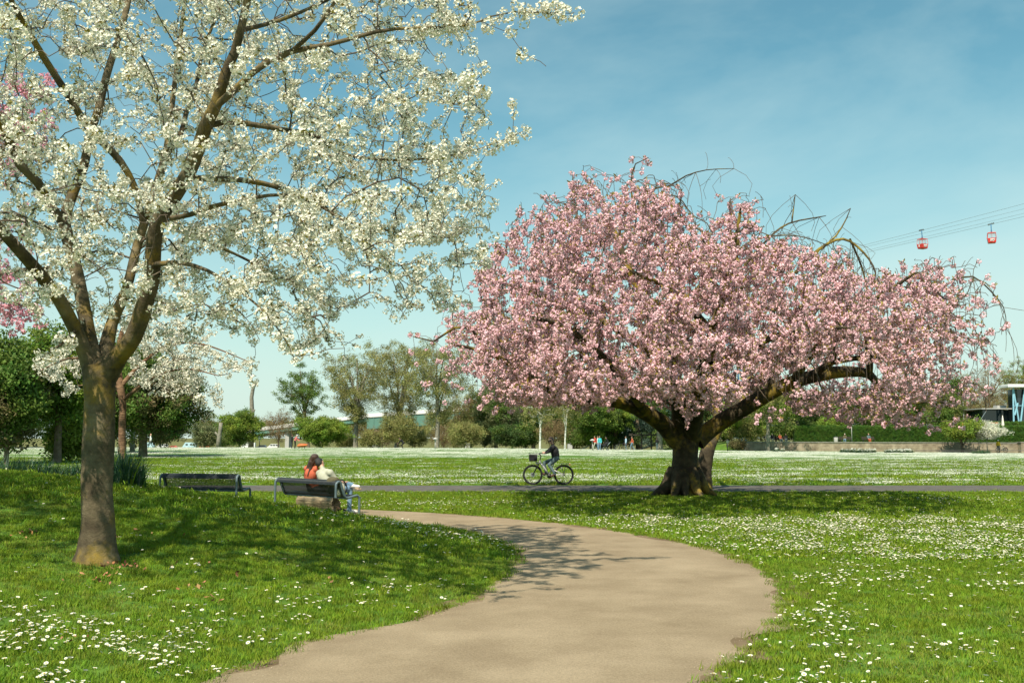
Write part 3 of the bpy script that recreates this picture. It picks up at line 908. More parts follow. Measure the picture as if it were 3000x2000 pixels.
# ------------------------------------------------------------------ the big white cherry on the mound
WB = ground(285, 1642)
WY = WB.y
def wp(x, y, dY=0.0):
    return at(x, y, WY + dY)
SCW = WY / FPX
def wl_(pts):
    """(px, py, depth offset, radius in photo pixels)"""
    return [(wp(x, y, d), r * SCW * (.67 if r < 45 else .96)) for x, y, d, r in pts]
wt = Tree()
trunk_pts = [(WB + Vector((0, 0, -0.25)), 0.33), (WB + Vector((0, 0, -0.02)), 0.255), (WB + Vector((0.0, 0, 0.10)), 0.212), (WB + Vector((0.0, 0, 0.24)), 0.19), (WB + Vector((0.0, 0, 0.42)), 0.175)] + wl_([(285, 1450, 0, 45.1), (288, 1300, 0, 45), (291, 1180, 0, 45), (289, 1110, 0, 48), (284, 1070, 0, 46)])
wt.limb(trunk_pts, 0.07)
W_LIMBS = [
    [(270, 1090, 0, 40), (236, 1000, -.1, 31), (175, 880, -.4, 28), (105, 790, -.8, 25), (40, 715, -1.2, 22), (-60, 600, -1.6, 18), (-180, 430, -2.0, 13), (-300, 250, -2.2, 7)],
    [(280, 1090, 0, 40), (258, 970, .15, 31), (236, 850, .3, 29), (214, 750, .45, 28), (190, 660, .5, 26), (205, 590, .55, 23), (245, 490, .7, 21), (263, 402, .8, 20), (288, 321, .9, 19), (312, 223, 1.0, 18), (340, 134, 1.1, 16), (366, 45, 1.2, 15), (385, -60, 1.3, 13), (395, -260, 1.4, 8)],
    [(190, 660, .5, 22), (150, 605, .4, 21), (112, 536, .2, 20), (58, 482, 0, 20), (27, 415, -.1, 19), (0, 360, -.2, 18), (-70, 240, -.3, 15), (-160, 60, -.4, 11), (-220, -160, -.5, 6)],
    [(305, 1090, 0, 46), (350, 1040, -.1, 40), (392, 985, -.25, 37), (424, 890, -.4, 35), (445, 815, -.5, 34), (449, 734, -.6, 33), (462, 650, -.7, 31), (513, 571, -.8, 30), (549, 513, -.9, 29), (580, 437, -1., 27), (603, 366, -1.1, 25), (634, 303, -1.2, 23), (661, 214, -1.3, 20), (688, 152, -1.3, 18), (705, 89, -1.4, 16), (728, -20, -1.5, 14), (760, -220, -1.6, 9)],
    [(300, 1080, .1, 40), (328, 948, .4, 27), (370, 850, .6, 23), (402, 720, .8, 21), (440, 600, .9, 19), (472, 500, 1.0, 18), (490, 430, 1.1, 16), (498, 357, 1.2, 15), (509, 268, 1.3, 13), (520, 179, 1.4, 12), (531, 89, 1.5, 10), (545, -40, 1.6, 8)],
    [(490, 450, 1.1, 13), (527, 402, 1.2, 13), (545, 335, 1.4, 12), (574, 255, 1.6, 11), (595, 150, 1.8, 9), (640, 30, 2.0, 7), (680, -100, 2.2, 5)],
    [(420, 660, .85, 15), (397, 553, .7, 15), (355, 475, .6, 16), (321, 437, .5, 17), (268, 388, .3, 17), (192, 268, .1, 16), (134, 178, -.1, 15), (89, 103, -.3, 14), (45, 27, -.5, 12), (-20, -120, -.7, 8)],
    [(634, 310, -1.2, 15), (690, 262, -1.4, 14), (740, 214, -1.5, 13), (790, 178, -1.6, 12), (852, 152, -1.6, 11), (968, 130, -1.6, 9), (1102, 94, -1.5, 7.5), (1160, 85, -1.4, 6.5), (1361, 76, -1.2, 4), (1437, 49, -1.1, 3), (1503, 36, -1.1, 2.4), (1680, 40, -1.0, 1.4)],
    [(852, 152, -1.6, 9), (923, 89, -1.8, 8), (985, 0, -2.0, 6), (1060, -120, -2.2, 4)],
    [(603, 370, -1.1, 13), (661, 357, -1.0, 12), (759, 368, -.8, 11), (848, 384, -.6, 10), (932, 402, -.4, 8.5), (990, 446, -.3, 7.5), (1079, 464, -.2, 6.5), (1191, 469, -.1, 5), (1347, 451, 0, 3), (1450, 420, 0, 2.2), (1540, 382, 0, 1.4)],
    [(549, 520, -.9, 14), (600, 524, -.7, 13), (700, 527, -.3, 12), (800, 545, 0, 11), (890, 580, .2, 10), (968, 616, .3, 8.5), (1012, 647, .4, 7.5), (1079, 665, .5, 6), (1191, 683, .6, 4), (1325, 696, .7, 2.5), (1380, 668, .7, 1.6)],
    [(500, 640, -.8, 10), (560, 628, -1.0, 10), (616, 607, -1.2, 9), (714, 585, -1.4, 8), (826, 571, -1.6, 6), (930, 600, -1.8, 4), (1050, 680, -2, 2.4), (1150, 780, -2, 1.5)],
    [(452, 775, -.6, 12), (500, 770, -.9, 10), (540, 772, -1.1, 9), (607, 792, -1.3, 7), (700, 850, -1.5, 5), (790, 930, -1.6, 3.4), (850, 1020, -1.6, 1.8)],
    [(470, 660, .3, 10), (560, 690, .7, 8), (680, 740, 1.1, 6.5), (800, 800, 1.4, 5), (900, 850, 1.6, 3.5), (980, 905, 1.7, 2)],
    [(250, 930, .2, 9), (200, 990, -.5, 6), (150, 1030, -.8, 4), (110, 1060, -1.0, 2)],
    [(705, 90, -1.4, 10), (820, 60, -.9, 8), (940, 10, -.5, 6), (1080, -60, -.2, 4)],
]
for L in W_LIMBS:
    wt.limb(wl_(L), 0.14)
wt_limb_n = wt.n
polyW = [(-1050, 850), (-350, 960), (-40, 760), (60, 930), (250, 940), (330, 1020), (420, 985), (600, 930), (700, 960), (840, 1040), (1000, 1010), (960, 900), (1050, 880), (1150, 900), (1260, 905), (1330, 830), (1400, 770), (1440, 660), (1400, 590), (1435, 580), (1470, 470), (1430, 395), (1330, 330), (1320, 210), (1450, 205), (1420, 120), (1400, 60), (1340, -120), (1250, -420), (800, -800), (300, -900), (-300, -800), (-800, -450), (-1100, 200)]
pw = [(wp(x, y).x, wp(x, y).z) for x, y in polyW]
q = in_poly_samples(pw, 5400)
cx, cz = WB.x, 5.0
rr_ = np.hypot((q[:, 0] - cx) / 5.2, (q[:, 1] - cz) / 4.2)
th = 4.4 * np.sqrt(np.clip(1 - (rr_ / 1.12) ** 2, 0.02, 1))
yy = WY + RNG.uniform(-1, 1, len(q)) * th
yy = np.where(yy < WY - 2.8, WY - 2.8 + RNG.random(len(yy)) * 2.4, yy)
tg = np.stack([q[:, 0], yy, q[:, 1]], 1)
# fewer shoots low down on the left, where sky shows between the limbs
keep = RNG.random(len(tg)) < np.where((tg[:, 2] < 3.7) & (tg[:, 0] < WB.x + 0.6), 0.55, 1.0)
tg = tg[keep]
wt.grow(tg, droop=0.75, lift=0.3, seg=0.16, wob=0.03, hub=wp(287, 1000), tip=0.0035)
# the long shoots that stand out against the sky
wt.grow([tuple(wp(x, y, d)) for x, y, d in ((1600, 195, -1.1), (1540, 160, -1.1), (1500, 300, 0), (1390, 330, 0), (1200, 330, -.3), (1450, 590, .5), (1440, 680, .6), (1010, 1020, -1.6), (860, 1060, -1.6), (740, 1120, 1.), (1230, 905, .6), (1300, 830, .6), (1170, 940, .4))], droop=0.4, lift=0.1, seg=0.14, hub=wp(287, 1000), tip=0.003)
wt.thicken(2.8, 0.0034, 0.026)
white_tree = empty('white_cherry_tree', WB, 0, 'large white-blossoming cherry with a thick forked trunk on the grassy mound', 'tree')
b0 = np.array(WB)
wt.tubes(True, b0, 'trunk', M['bark_white'], white_tree, (26, 4), 0.05)
tag(wt.tubes(False, b0, 'twigs', M['twig'], white_tree, (8, 4)), kind='stuff')
bp = wt.along(0.066, 0.10, 0.9, jit=0.025)
# blossom spurs sit in bunches: thin them with a soft cluster noise
nv_ = np.array([mnoise.noise(Vector(p) * 2.1) for p in bp])
bp = bp[RNG.random(len(bp)) < np.clip(0.56 + 1.6 * nv_, 0.05, 1)]
def limb_ends(t, rmax, spacing, keep, jit):
    out = []
    for ids, isl in t.paths:
        if not isl: continue
        for a, b in zip(ids[:-1], ids[1:]):
            if t.r[b] < rmax and RNG.random() < keep:
                k = max(1, int(np.linalg.norm(t.P[b] - t.P[a]) / spacing))
                for j in range(k): out.append(t.P[a] + (t.P[b] - t.P[a]) * RNG.random() + RNG.normal(0, jit, 3))
    return np.array(out).reshape(-1, 3)
le_ = limb_ends(wt, .014, .02, .9, .045)
print('limb end blossoms', len(le_), le_[:, 0].max())
bp = np.vstack([bp, le_])
scatter('crown_blossom', bp - b0, C_WHITE, white_tree, RNG.uniform(0.5, 1.1, len(bp)), rand_rot(len(bp)) * np.array([0.12, 0.25, 1]))
print('white blossoms', len(bp), 'nodes', wt.n)

# ------------------------------------------------------------------ the old pink cherry
PB = ground(2008, 1452)
PY = PB.y
SCP = PY / FPX
CYP = -4.4          # the crown reaches out from its trunk towards the sunny side
def pp(x, y, d=0.0):
    return at(x, y, PY + d)
def pl_(pts):
    return [(pp(x, y, d + CYP * min(1, max(0, (1260 - y) / 260))), r * SCP * .60) for x, y, d, r in pts]
pt = Tree(60000)
pt.limb([(PB + Vector((0, 0, -0.3)), 0.70), (PB + Vector((0, 0, 0.03)), 0.60)] + pl_([(2003, 1425, 0, 76), (2006, 1385, 0, 66), (2008, 1330, 0, 62), (2008, 1290, 0, 66), (2008, 1262, 0, 64), (2010, 1240, 0, 46)]), 0.12)
P_LIMBS = [
    [(1985, 1290, 0, 52), (1945, 1245, -.1, 42), (1890, 1208, -.3, 36), (1830, 1182, -.5, 30), (1760, 1172, -.9, 26), (1700, 1168, -1.3, 22), (1610, 1140, -1.8, 18), (1520, 1080, -2.2, 13), (1420, 1030, -2.4, 8), (1330, 1010, -2.4, 4)],
    [(2000, 1280, 0, 50), (1990, 1200, .4, 36), (1975, 1100, .8, 30), (1940, 1000, 1.2, 26), (1890, 880, 1.6, 22), (1840, 780, 1.9, 17), (1800, 680, 2.2, 12), (1760, 600, 2.4, 6)],
    [(2025, 1280, 0, 50), (2040, 1200, -.4, 34), (2060, 1090, -.9, 28), (2090, 980, -1.4, 24), (2120, 880, -1.8, 19), (2150, 780, -2.0, 14), (2160, 680, -2.2, 8), (2170, 610, -2.2, 4)],
    [(2040, 1290, .1, 50), (2090, 1250, .3, 42), (2165, 1205, .6, 38), (2240, 1160, .9, 34), (2320, 1120, 1.1, 31), (2400, 1098, 1.2, 29), (2480, 1088, 1.3, 26), (2545, 1095, 1.3, 21), (2570, 1125, 1.3, 16), (2620, 1160, 1.2, 11), (2660, 1182, 1.1, 9), (2740, 1172, 1.0, 7), (2800, 1190, .9, 4)],
    [(2545, 1095, 1.3, 18), (2548, 1050, 1.3, 15), (2540, 990, 1.3, 14)],
    [(2380, 1100, 1.2, 20), (2440, 1060, 1.0, 15), (2500, 1050, .9, 12), (2545, 1045, .8, 10), (2600, 1010, .6, 8), (2660, 960, .4, 6), (2720, 900, .2, 4), (2760, 840, 0, 3)],
    [(2440, 1062, 1.0, 12), (2450, 1010, 1.0, 9), (2452, 960, 1.1, 7), (2455, 900, 1.2, 5), (2440, 800, 1.4, 3)],
    [(1975, 1100, .8, 22), (1900, 1030, 1.2, 18), (1800, 960, 1.4, 15), (1690, 900, 1.6, 12), (1580, 860, 1.6, 9), (1480, 830, 1.4, 6), (1420, 800, 1.2, 3)],
    [(1890, 1208, -.3, 22), (1830, 1120, -1.6, 18), (1750, 1030, -2.8, 14), (1660, 960, -3.8, 10), (1560, 930, -4.6, 6)],
    [(2060, 1090, -.9, 20), (2150, 1040, -2.2, 17), (2260, 990, -3.2, 13), (2380, 960, -4.0, 9), (2480, 960, -4.6, 5)],
    [(2090, 980, -1.4, 18), (2010, 890, -2.4, 14), (1930, 830, -3.2, 10), (1860, 800, -4.0, 6)],
    [(1940, 1000, 1.2, 18), (2020, 880, 2.4, 14), (2090, 800, 3.4, 10), (2180, 760, 4.2, 6)],
    [(2240, 1160, .9, 20), (2290, 1060, 2.2, 15), (2350, 960, 3.2, 12), (2420, 880, 4.0, 8), (2500, 830, 4.6, 4)],
    [(2320, 1120, 1.1, 20), (2400, 1010, -.4, 15), (2490, 920, -1.4, 11), (2590, 860, -2.2, 7), (2680, 800, -2.6, 4)],
    [(1690, 900, 1.6, 9), (1680, 800, 2.0, 7), (1690, 700, 2.2, 5), (1690, 580, 2.2, 3)],
    [(1420, 1030, -2.4, 8), (1380, 960, -2.3, 6), (1330, 960, -2.2, 5), (1270, 1000, -2.2, 4), (1210, 985, -2.1, 2)],
]
for L in P_LIMBS:
    pt.limb(pl_(L), 0.3)
polyP = [(1215, 985), (1290, 945), (1345, 905), (1370, 820), (1420, 760), (1490, 690), (1515, 625), (1560, 592), (1650, 606), (1672, 535), (1705, 505), (1755, 548), (1850, 548), (1905, 560), (1965, 575), (2010, 640), (2080, 690), (2105, 610), (2160, 590), (2205, 610), (2210, 660), (2190, 705), (2300, 705), (2400, 735), (2490, 800), (2570, 820), (2640, 760), (2720, 775), (2790, 805), (2800, 880), (2835, 975), (2810, 1040), (2790, 1100), (2790, 1170), (2800, 1245), (2750, 1260), (2600, 1245), (2450, 1235), (2320, 1190), (2200, 1165), (2150, 1240), (2060, 1265), (1995, 1215), (1900, 1160), (1790, 1190), (1650, 1185), (1560, 1190), (1490, 1180), (1430, 1130), (1350, 1085), (1280, 1075), (1320, 1010)]
pw = [(pp(x, y, CYP).x, pp(x, y, CYP).z) for x, y in polyP]
q = in_poly_samples(pw, 4300)
top_line = np.array(pw[:39])          # upper outline of the crown: a dome falls away from it to front and back
db = dist_poly(top_line, q[:, 0], q[:, 1])
pcx = pp(2060, 0, CYP).x
prof = np.sqrt(1 - (1 - np.clip(db / 4.0, 0, 1)) ** 2)
front = RNG.random(len(q)) < .5
u = RNG.random(len(q)) ** .7
tg = np.stack([q[:, 0], PY + CYP + np.where(front, -6.2, 6.4) * u * (.06 + .94 * prof), q[:, 1]], 1)
# low weeping curtain all round, closest to the viewer too
m = 420
a = RNG.uniform(0, 2 * np.pi, m); rr_ = RNG.uniform(.75, 1.0, m)
cur = np.stack([pcx + np.cos(a) * rr_ * 5.6, PY + CYP + np.sin(a) * rr_ * 6.4, RNG.uniform(2.5, 4.4, m)], 1)
cur = cur[np.abs(cur[:, 0] - PB.x) > np.where(cur[:, 1] < PY, 1.5, 0)]
m = 260
bkl = np.stack([RNG.uniform(-2.4, 3.0, m), PY + RNG.uniform(0.0, 5.0, m), RNG.uniform(3.6, 5.8, m)], 1)
lx_ = pp(1400, 0, CYP).x
tg = tg[(tg[:, 0] > lx_) | (RNG.random(len(tg)) < .12)]
m = 170
fr = np.stack([RNG.uniform(pp(1430, 0, CYP).x, pp(1930, 0, CYP).x, m), PY + CYP + RNG.uniform(-3.5, 3.0, m), RNG.uniform(2.35, 3.1, m)], 1)
tg = np.vstack([tg, cur, bkl, fr])
EXPO = np.array([(2060, 1275), (2165, 1205), (2240, 1160), (2320, 1122), (2400, 1098), (2480, 1086), (2548, 1092)], float)
EXPO2 = np.array([(1985, 1275), (1945, 1245), (1890, 1208), (1830, 1182)], float)
def seen(P):
    d_ = P - np.array([0, 0, CAM_H]); c_, s_ = math.cos(PITCH), math.sin(PITCH)
    dep = d_[:, 1] * c_ + d_[:, 2] * s_; up_ = -d_[:, 1] * s_ + d_[:, 2] * c_
    return 1500 + FPX * d_[:, 0] / dep, 1000 - FPX * up_ / dep
def clear_of_limb(P, rad, p):
    # the heavy limbs carry few flowering shoots on their sunny side
    x_, y_ = seen(P)
    dl = np.minimum(dist_poly(EXPO, x_, y_), dist_poly(EXPO2, x_, y_) * 1.6)
    return (dl > rad) | (RNG.random(len(P)) > p) | (P[:, 1] > PY + 1)
tg = tg[clear_of_limb(tg, 46, .92)]
pt.grow(tg, droop=0.7, lift=0.25, seg=0.3, wob=0.04, hub=pp(2008, 1150), tip=0.006)
hang = pt.strands(900, 2.6, .5, 1.7)
bpk = pt.along(0.064, 0.05, 0.95, jit=0.05)
# weeping ends hang a little below their twigs
bpk[:, 2] -= np.abs(RNG.normal(0, 0.07, len(bpk)))
nv_ = np.array([mnoise.noise(Vector(p) * 1.7) for p in bpk])
bpk = bpk[RNG.random(len(bpk)) < np.clip(0.46 + 1.4 * nv_, 0.05, 1)]
bpk = bpk[clear_of_limb(bpk, 32, .88)]
# shoots that reach beyond the crown's uneven outline have mostly shed their flowers
x_, y_ = seen(bpk)
bpk = bpk[inside(np.array(polyP, float), x_, y_) | (RNG.random(len(bpk)) < .22)]
# isolated hanging bunches at the left end and right end
iso = [pp(x, y, -2 + 1.5 * random.random()) for x, y in ((1200, 978), (1226, 985), (1262, 1012), (1300, 1020), (1290, 1060), (1246, 1120), (1252, 1135), (1330, 1132), (1345, 1140), (1410, 1140), (1430, 1165), (1450, 1165), (1420, 1185), (1405, 1185), (2880, 985), (2905, 1040), (2918, 1050), (1850, 470), (1885, 468), (1905, 480), (1875, 500), (1850, 505), (2110, 575), (2210, 595), (2180, 605), (1680, 510), (2870, 1000), (2850, 1120), (2835, 1110))]
pt.grow([tuple(p) for p in iso], droop=0.3, lift=0.5, seg=0.25, hub=pp(2008, 1150), tip=0.006)
bpk = np.vstack([bpk, np.repeat(np.array([tuple(p) for p in iso]), 3, 0) + RNG.normal(0, .06, (len(iso) * 3, 3))])
# bare arching shoots that stick out of the crown
BARE = [[(1880, 640, 1.5, 5), (1900, 560, 1.5, 4), (1960, 545, 1.5, 3.4), (2010, 515, 1.5, 2.6), (2070, 498, 1.5, 2), (2150, 494, 1.5, 1.2)],
        [(1860, 620, 1, 4), (1848, 540, 1, 3), (1862, 480, 1, 2.4), (1900, 462, 1, 1.6)],
        [(1900, 590, 1.2, 4), (1960, 570, 1, 3), (2000, 590, .8, 2.2), (2030, 640, .6, 1.4)],
        [(2180, 780, 0, 5), (2250, 700, 0, 4), (2310, 655, 0, 3), (2400, 636, 0, 2.2), (2420, 632, 0, 1.2)],
        [(2330, 800, 1, 7), (2400, 730, 1, 6), (2470, 700, 1, 5), (2530, 740, .8, 4), (2565, 800, .6, 3), (2550, 860, .5, 2)],
        [(2410, 725, 1, 4), (2450, 690, 1, 3), (2480, 640, 1, 2.2), (2492, 610, 1, 1.3)],
        [(2320, 650, 0, 3), (2325, 610, 0, 2), (2330, 570, 0, 1.2)],
        [(2490, 700, 1, 4), (2530, 800, 1.5, 3.4), (2540, 900, 1.8, 2.6), (2500, 960, 2, 1.8)],
        [(2790, 820, 0, 4), (2850, 810, 0, 3), (2900, 850, 0, 2.4), (2940, 900, 0, 1.8), (2948, 950, 0, 1.1)],
        [(2150, 740, 0, 4), (2220, 700, 0, 3), (2330, 690, 0, 2), (2430, 720, 0, 1.3)]]
n0 = pt.n
for L in BARE:
    pt.limb([(p, r * 1.15) for p, r in pl_(L)], 0.2)
pt.strands(110, 2.6, .35, 1.5, .0035, n0, .32)
k_ = RNG.integers(n0, pt.n, 80)
pt.grow(pt.P[k_] + RNG.normal(0, .40, (80, 3)) + np.array([0, 0, -.05]), droop=.5, lift=.5, seg=.10, wob=.006, hub=pp(2008, 1150), tip=.004)
pt.thicken(2.5, 0.005, 0.07)
pink_tree = empty('pink_cherry_tree', PB, 0, 'broad old pink cherry with a massive dark trunk beside the asphalt path', 'tree')
b0 = np.array(PB)
tr_ = pt.tubes(True, b0, 'trunk', M['bark_pink'], pink_tree, (20, 4), 0.07)
# spreading surface roots
rb = MB()
for a, ln, r0 in ((195, 1.35, .26), (235, 1.0, .24), (290, .95, .22), (330, 1.0, .20), (150, 1.0, .2), (20, 1.0, .2), (80, .9, .2), (260, .85, .18)):
    a = R(a); ln *= .6; d = Vector((math.cos(a), math.sin(a), 0))
    pts = [d * 0.28 + Vector((0, 0, .75)), d * 0.48 + Vector((0, 0, .38)), d * (0.50 + ln * .25) + Vector((0, 0, .17)), d * (0.50 + ln * .55) + Vector((0.04, 0.02, .05)), d * (0.50 + ln * .75) + Vector((0, 0, -.08))]
    rb.tube([p for p in cat_rom([(p, 0) for p in pts], .08)[0]], [r * 1 for r in cat_rom([(Vector((i, 0, 0)), x) for i, x in enumerate((r0 * .9, r0, r0 * .7, r0 * .42, r0 * .2))], .2)[1]][:0] or np.interp(np.linspace(0, 1, len(cat_rom([(p, 0) for p in pts], .08)[0])), [0, .25, .5, .8, 1], [r0 * .9, r0, r0 * .75, r0 * .42, r0 * .2]).tolist(), 9)
rb.build('roots', M['bark_pink'], pink_tree, smooth=True)
tag(pt.tubes(False, b0, 'twigs', M['twig'], pink_tree, (8, 4)), kind='stuff')
scatter('crown_blossom', bpk - b0, C_PINK, pink_tree, RNG.uniform(0.75, 1.25, len(bpk)), rand_rot(len(bpk)) * np.array([0.15, 0.3, 1]))
print('pink blossoms', len(bpk), 'nodes', pt.n)

# second, slimmer pink cherry whose trunk leans behind the broad one
P2 = on(pp(2062, 1430, 3.4).x, PY + 3.4)
t2 = Tree()
def p2(x, y, d=0.0): return at(x, y, P2.y + d)
t2.limb([(P2 + Vector((0, 0, -.2)), .34), (P2 + Vector((0, 0, .1)), .27), (p2(2062, 1380), .24), (p2(2075, 1310), .22), (p2(2105, 1250, .3), .20), (p2(2160, 1190, .6), .17), (p2(2230, 1120, 1.0), .13), (p2(2320, 1050, 1.4), .09), (p2(2420, 1000, 1.7), .04)], 0.25)
t2.limb([(p2(2105, 1250, .3), .15), (p2(2090, 1150, .9), .12), (p2(2060, 1050, 1.5), .09), (p2(2020, 950, 2.0), .05)], 0.25)
tg = np.array([tuple(p2(random.uniform(1950, 2560), random.uniform(860, 1170), random.uniform(-.5, 3.6))) for i in range(330)])
t2.grow(tg, droop=1.0, lift=.4, seg=.3, wob=.04, hub=p2(2090, 1200), tip=.006)
t2.thicken(2.25, .006, .09)
pink2 = empty('pink_cherry_tree', P2, 0, 'slimmer pink cherry leaning right, its trunk close behind the massive cherry trunk', 'tree')
b0 = np.array(P2)
t2.tubes(True, b0, 'trunk', M['bark_pink'], pink2, (14, 4), .06)
tag(t2.tubes(False, b0, 'twigs', M['twig'], pink2, (8, 4)), kind='stuff')
q = t2.along(.2, .12, .8, jit=.05)
scatter('crown_blossom', q - b0, C_PINK, pink2, RNG.uniform(.7, 1.2, len(q)), rand_rot(len(q)) * np.array([0.15, 0.3, 1]))

# deep pink cherry reaching in from the left behind the white one
LB = on(-11.6, 17.0)
t3 = Tree()
t3.limb([(LB + Vector((0, 0, -.2)), .26), (LB + Vector((0, 0, 1.2)), .19), (LB + Vector((.2, .1, 2.2)), .17)], .2)
for e in ((3.3, -.6, 5.6), (1.8, -2.2, 5.9), (3.0, 1.4, 3.6), (-2.4, .6, 5.4), (-1.5, -2.6, 4.6), (.4, 2.6, 5.8), (3.4, -.2, 3.3)):
    e = Vector(e); s0 = LB + Vector((.15, .08, 2.0))
    t3.limb([(s0, .13), (s0.lerp(LB + e, .4) + Vector((0, 0, .4)), .08), (LB + e, .03)], .25)
def t3p(x, y, d): return tuple(at(x, y, 17.0 + d))
tg = [t3p(random.uniform(-60, 150), random.uniform(215, 420), random.uniform(-1.2, 1.2)) for i in range(60)] + [t3p(random.uniform(-150, 70), random.uniform(330, 520), random.uniform(-1.5, 1.5)) for i in range(50)] + [t3p(random.uniform(-150, 60), random.uniform(770, 930), random.uniform(-1.2, 1.2)) for i in range(40)] + [t3p(random.uniform(20, 125), random.uniform(890, 985), random.uniform(-.8, .8)) for i in range(14)]
tg += [tuple(LB + Vector((rv().x * 3.4, rv().y * 3.2, 4.6 + rv().z * 2.0))) for i in range(150)]
tg = [t for t in tg if not (t[0] > at(170, 0, t[1]).x)]
t3.grow(tg, droop=.8, lift=.3, seg=.25, wob=.04, hub=LB + Vector((0, 0, 2)), tip=.005)
t3.thicken(2.25, .005, .07)
pink3 = empty('deep_pink_cherry_tree', LB, 0, 'deep pink cherry reaching in behind the white-blossoming cherry', 'tree')
b0 = np.array(LB)
t3.tubes(True, b0, 'trunk', M['bark_brown'], pink3, (12, 4), .04)
tag(t3.tubes(False, b0, 'twigs', M['twig'], pink3, (8, 4)), kind='stuff')
q = t3.along(.12, .35, .85, jit=.05)
scatter('crown_blossom', q - b0, C_DEEP, pink3, RNG.uniform(.75, 1.3, len(q)), rand_rot(len(q)))

# smaller white cherry behind the daffodil bed
SB = on(at(360, 1350, 21.5).x, 21.5)
t4 = Tree()
def s4(x, y, d=0.0): return at(x, y, 21.5 + d)
t4.limb([(SB + Vector((0, 0, -.2)), .11), (SB + Vector((0, 0, .3)), .085), (s4(358, 1250), .075), (s4(360, 1180), .075), (s4(352, 1130), .08), (s4(345, 1040, .2), .06), (s4(360, 960, .3), .04)], .15)
for L in ([(362, 1170, 0, .045), (400, 1140, -.3, .035), (450, 1105, -.5, .025), (540, 1080, -.7, .018), (640, 1100, -.9, .010)],
          [(355, 1130, 0, .05), (420, 1060, .2, .04), (500, 1010, .3, .03), (600, 1010, .4, .02), (730, 1060, .4, .008)],
          [(350, 1100, 0, .04), (280, 1060, -.4, .03), (200, 1050, -.6, .02), (120, 1085, -.8, .009)],
          [(348, 1060, .1, .045), (400, 960, .5, .03), (480, 900, .7, .02), (560, 900, .8, .009)],
          [(352, 1140, 0, .03), (300, 1120, .5, .02), (230, 1130, .8, .01)]):
    t4.limb([(s4(x, y, d), r) for x, y, d, r in L], .15)
def rnd4(x0, x1, y0, y1, n): return [tuple(s4(random.uniform(x0, x1), random.uniform(y0, y1), random.uniform(-1.2, 1.2))) for i in range(n)]
tg = rnd4(380, 620, 960, 1130, 120) + rnd4(420, 600, 1100, 1165, 30) + rnd4(600, 730, 1030, 1090, 16) + rnd4(560, 650, 1140, 1190, 8) + rnd4(110, 240, 1040, 1110, 26) + rnd4(300, 560, 880, 990, 70) + rnd4(170, 330, 960, 1060, 26) + rnd4(190, 240, 1140, 1160, 4)
t4.grow(tg, droop=.2, lift=.2, seg=.2, wob=.03, hub=s4(352, 1130), tip=.004)
t4.thicken(2.25, .004, .03)
white2 = empty('small_white_cherry_tree', SB, 0, 'slender white cherry with a reddish trunk rising from the daffodil leaves', 'tree')
b0 = np.array(SB)
t4.tubes(True, b0, 'trunk', M['bark_red'], white2, (12, 4), .04)
tag(t4.tubes(False, b0, 'twigs', M['twig'], white2, (8, 4)), kind='stuff')
q = t4.along(.12, .25, .9, jit=.04)
scatter('crown_blossom', q - b0, C_WHITE, white2, RNG.uniform(.8, 1.35, len(q)), rand_rot(len(q)) * np.array([0.15, 0.3, 1]))

# ------------------------------------------------------------------ grass, daisies, daffodil leaves
def lawn_ok(x, y, m=0.0):
    ok = ~inside(PATH_POLY, x, y)
    ok &= ~((y > ASPH_Y0 - m) & (y < ASPH_Y1 + m))
    return ok
def field(n, x0, x1, y0, y1):
    return RNG.uniform(x0, x1, n), RNG.uniform(y0, y1, n)
def cone(n, y0, y1, k=0.60, pad=1.5, power=1.0):
    """points over the lawn in view and a step either side of it"""
    y = y0 + (y1 - y0) * RNG.random(n) ** power
    # even per square metre
    y = np.sqrt(RNG.uniform(y0 ** 2, y1 ** 2, n)) if power == 1.0 else y
    x = RNG.uniform(-1, 1, n) * (k * y + pad)
    return x, y
def lay(name, x, y, coll, scl, label, cat, tilt=0.15, up=0.0, idx=None):
    z = T(x, y) + up
    n = len(x)
    rot = np.stack([RNG.normal(0, tilt, n), RNG.normal(0, tilt, n), RNG.uniform(0, 6.283, n)], 1)
    o = scatter(name, np.stack([x, y, z], 1), coll, None, scl, rot, idx)
    return tag(o, label, cat)
gn = []
for n, a, b in ((26000, 5.2, 13.5), (30000, 13.5, 30.7)):
    x, y = cone(n, a, b)
    k = lawn_ok(x, y, .03)
    gn.append((x[k], y[k]))
fz_ = np.array([mnoise.noise(Vector((a * .9, b * .9, 2.2))) + .6 * mnoise.noise(Vector((a * 3.1, b * 3.1, 5.2))) for a, b in zip(*gn[0])])
gi_ = np.where(fz_ > .28, 2, RNG.choice([0, 1, 3, 0], len(fz_)))
lay('lawn_grass', gn[0][0], gn[0][1], C_TUFT, RNG.uniform(.5, .95, len(gn[0][0])), 'short mown grass of the near lawn and mound', 'grass', idx=gi_)
lay('lawn_grass', gn[1][0], gn[1][1], C_TUFT2, RNG.uniform(.5, .95, len(gn[1][0])), 'short grass of the lawn under the pink cherry', 'grass')
x, y = cone(26000, 35.1, 75, .6, 2)
k = lawn_ok(x, y, .05)
lay('meadow_grass', x[k], y[k], C_TUFT2, RNG.uniform(.8, 1.6, k.sum()), 'grass of the far meadow beyond the asphalt path', 'grass')
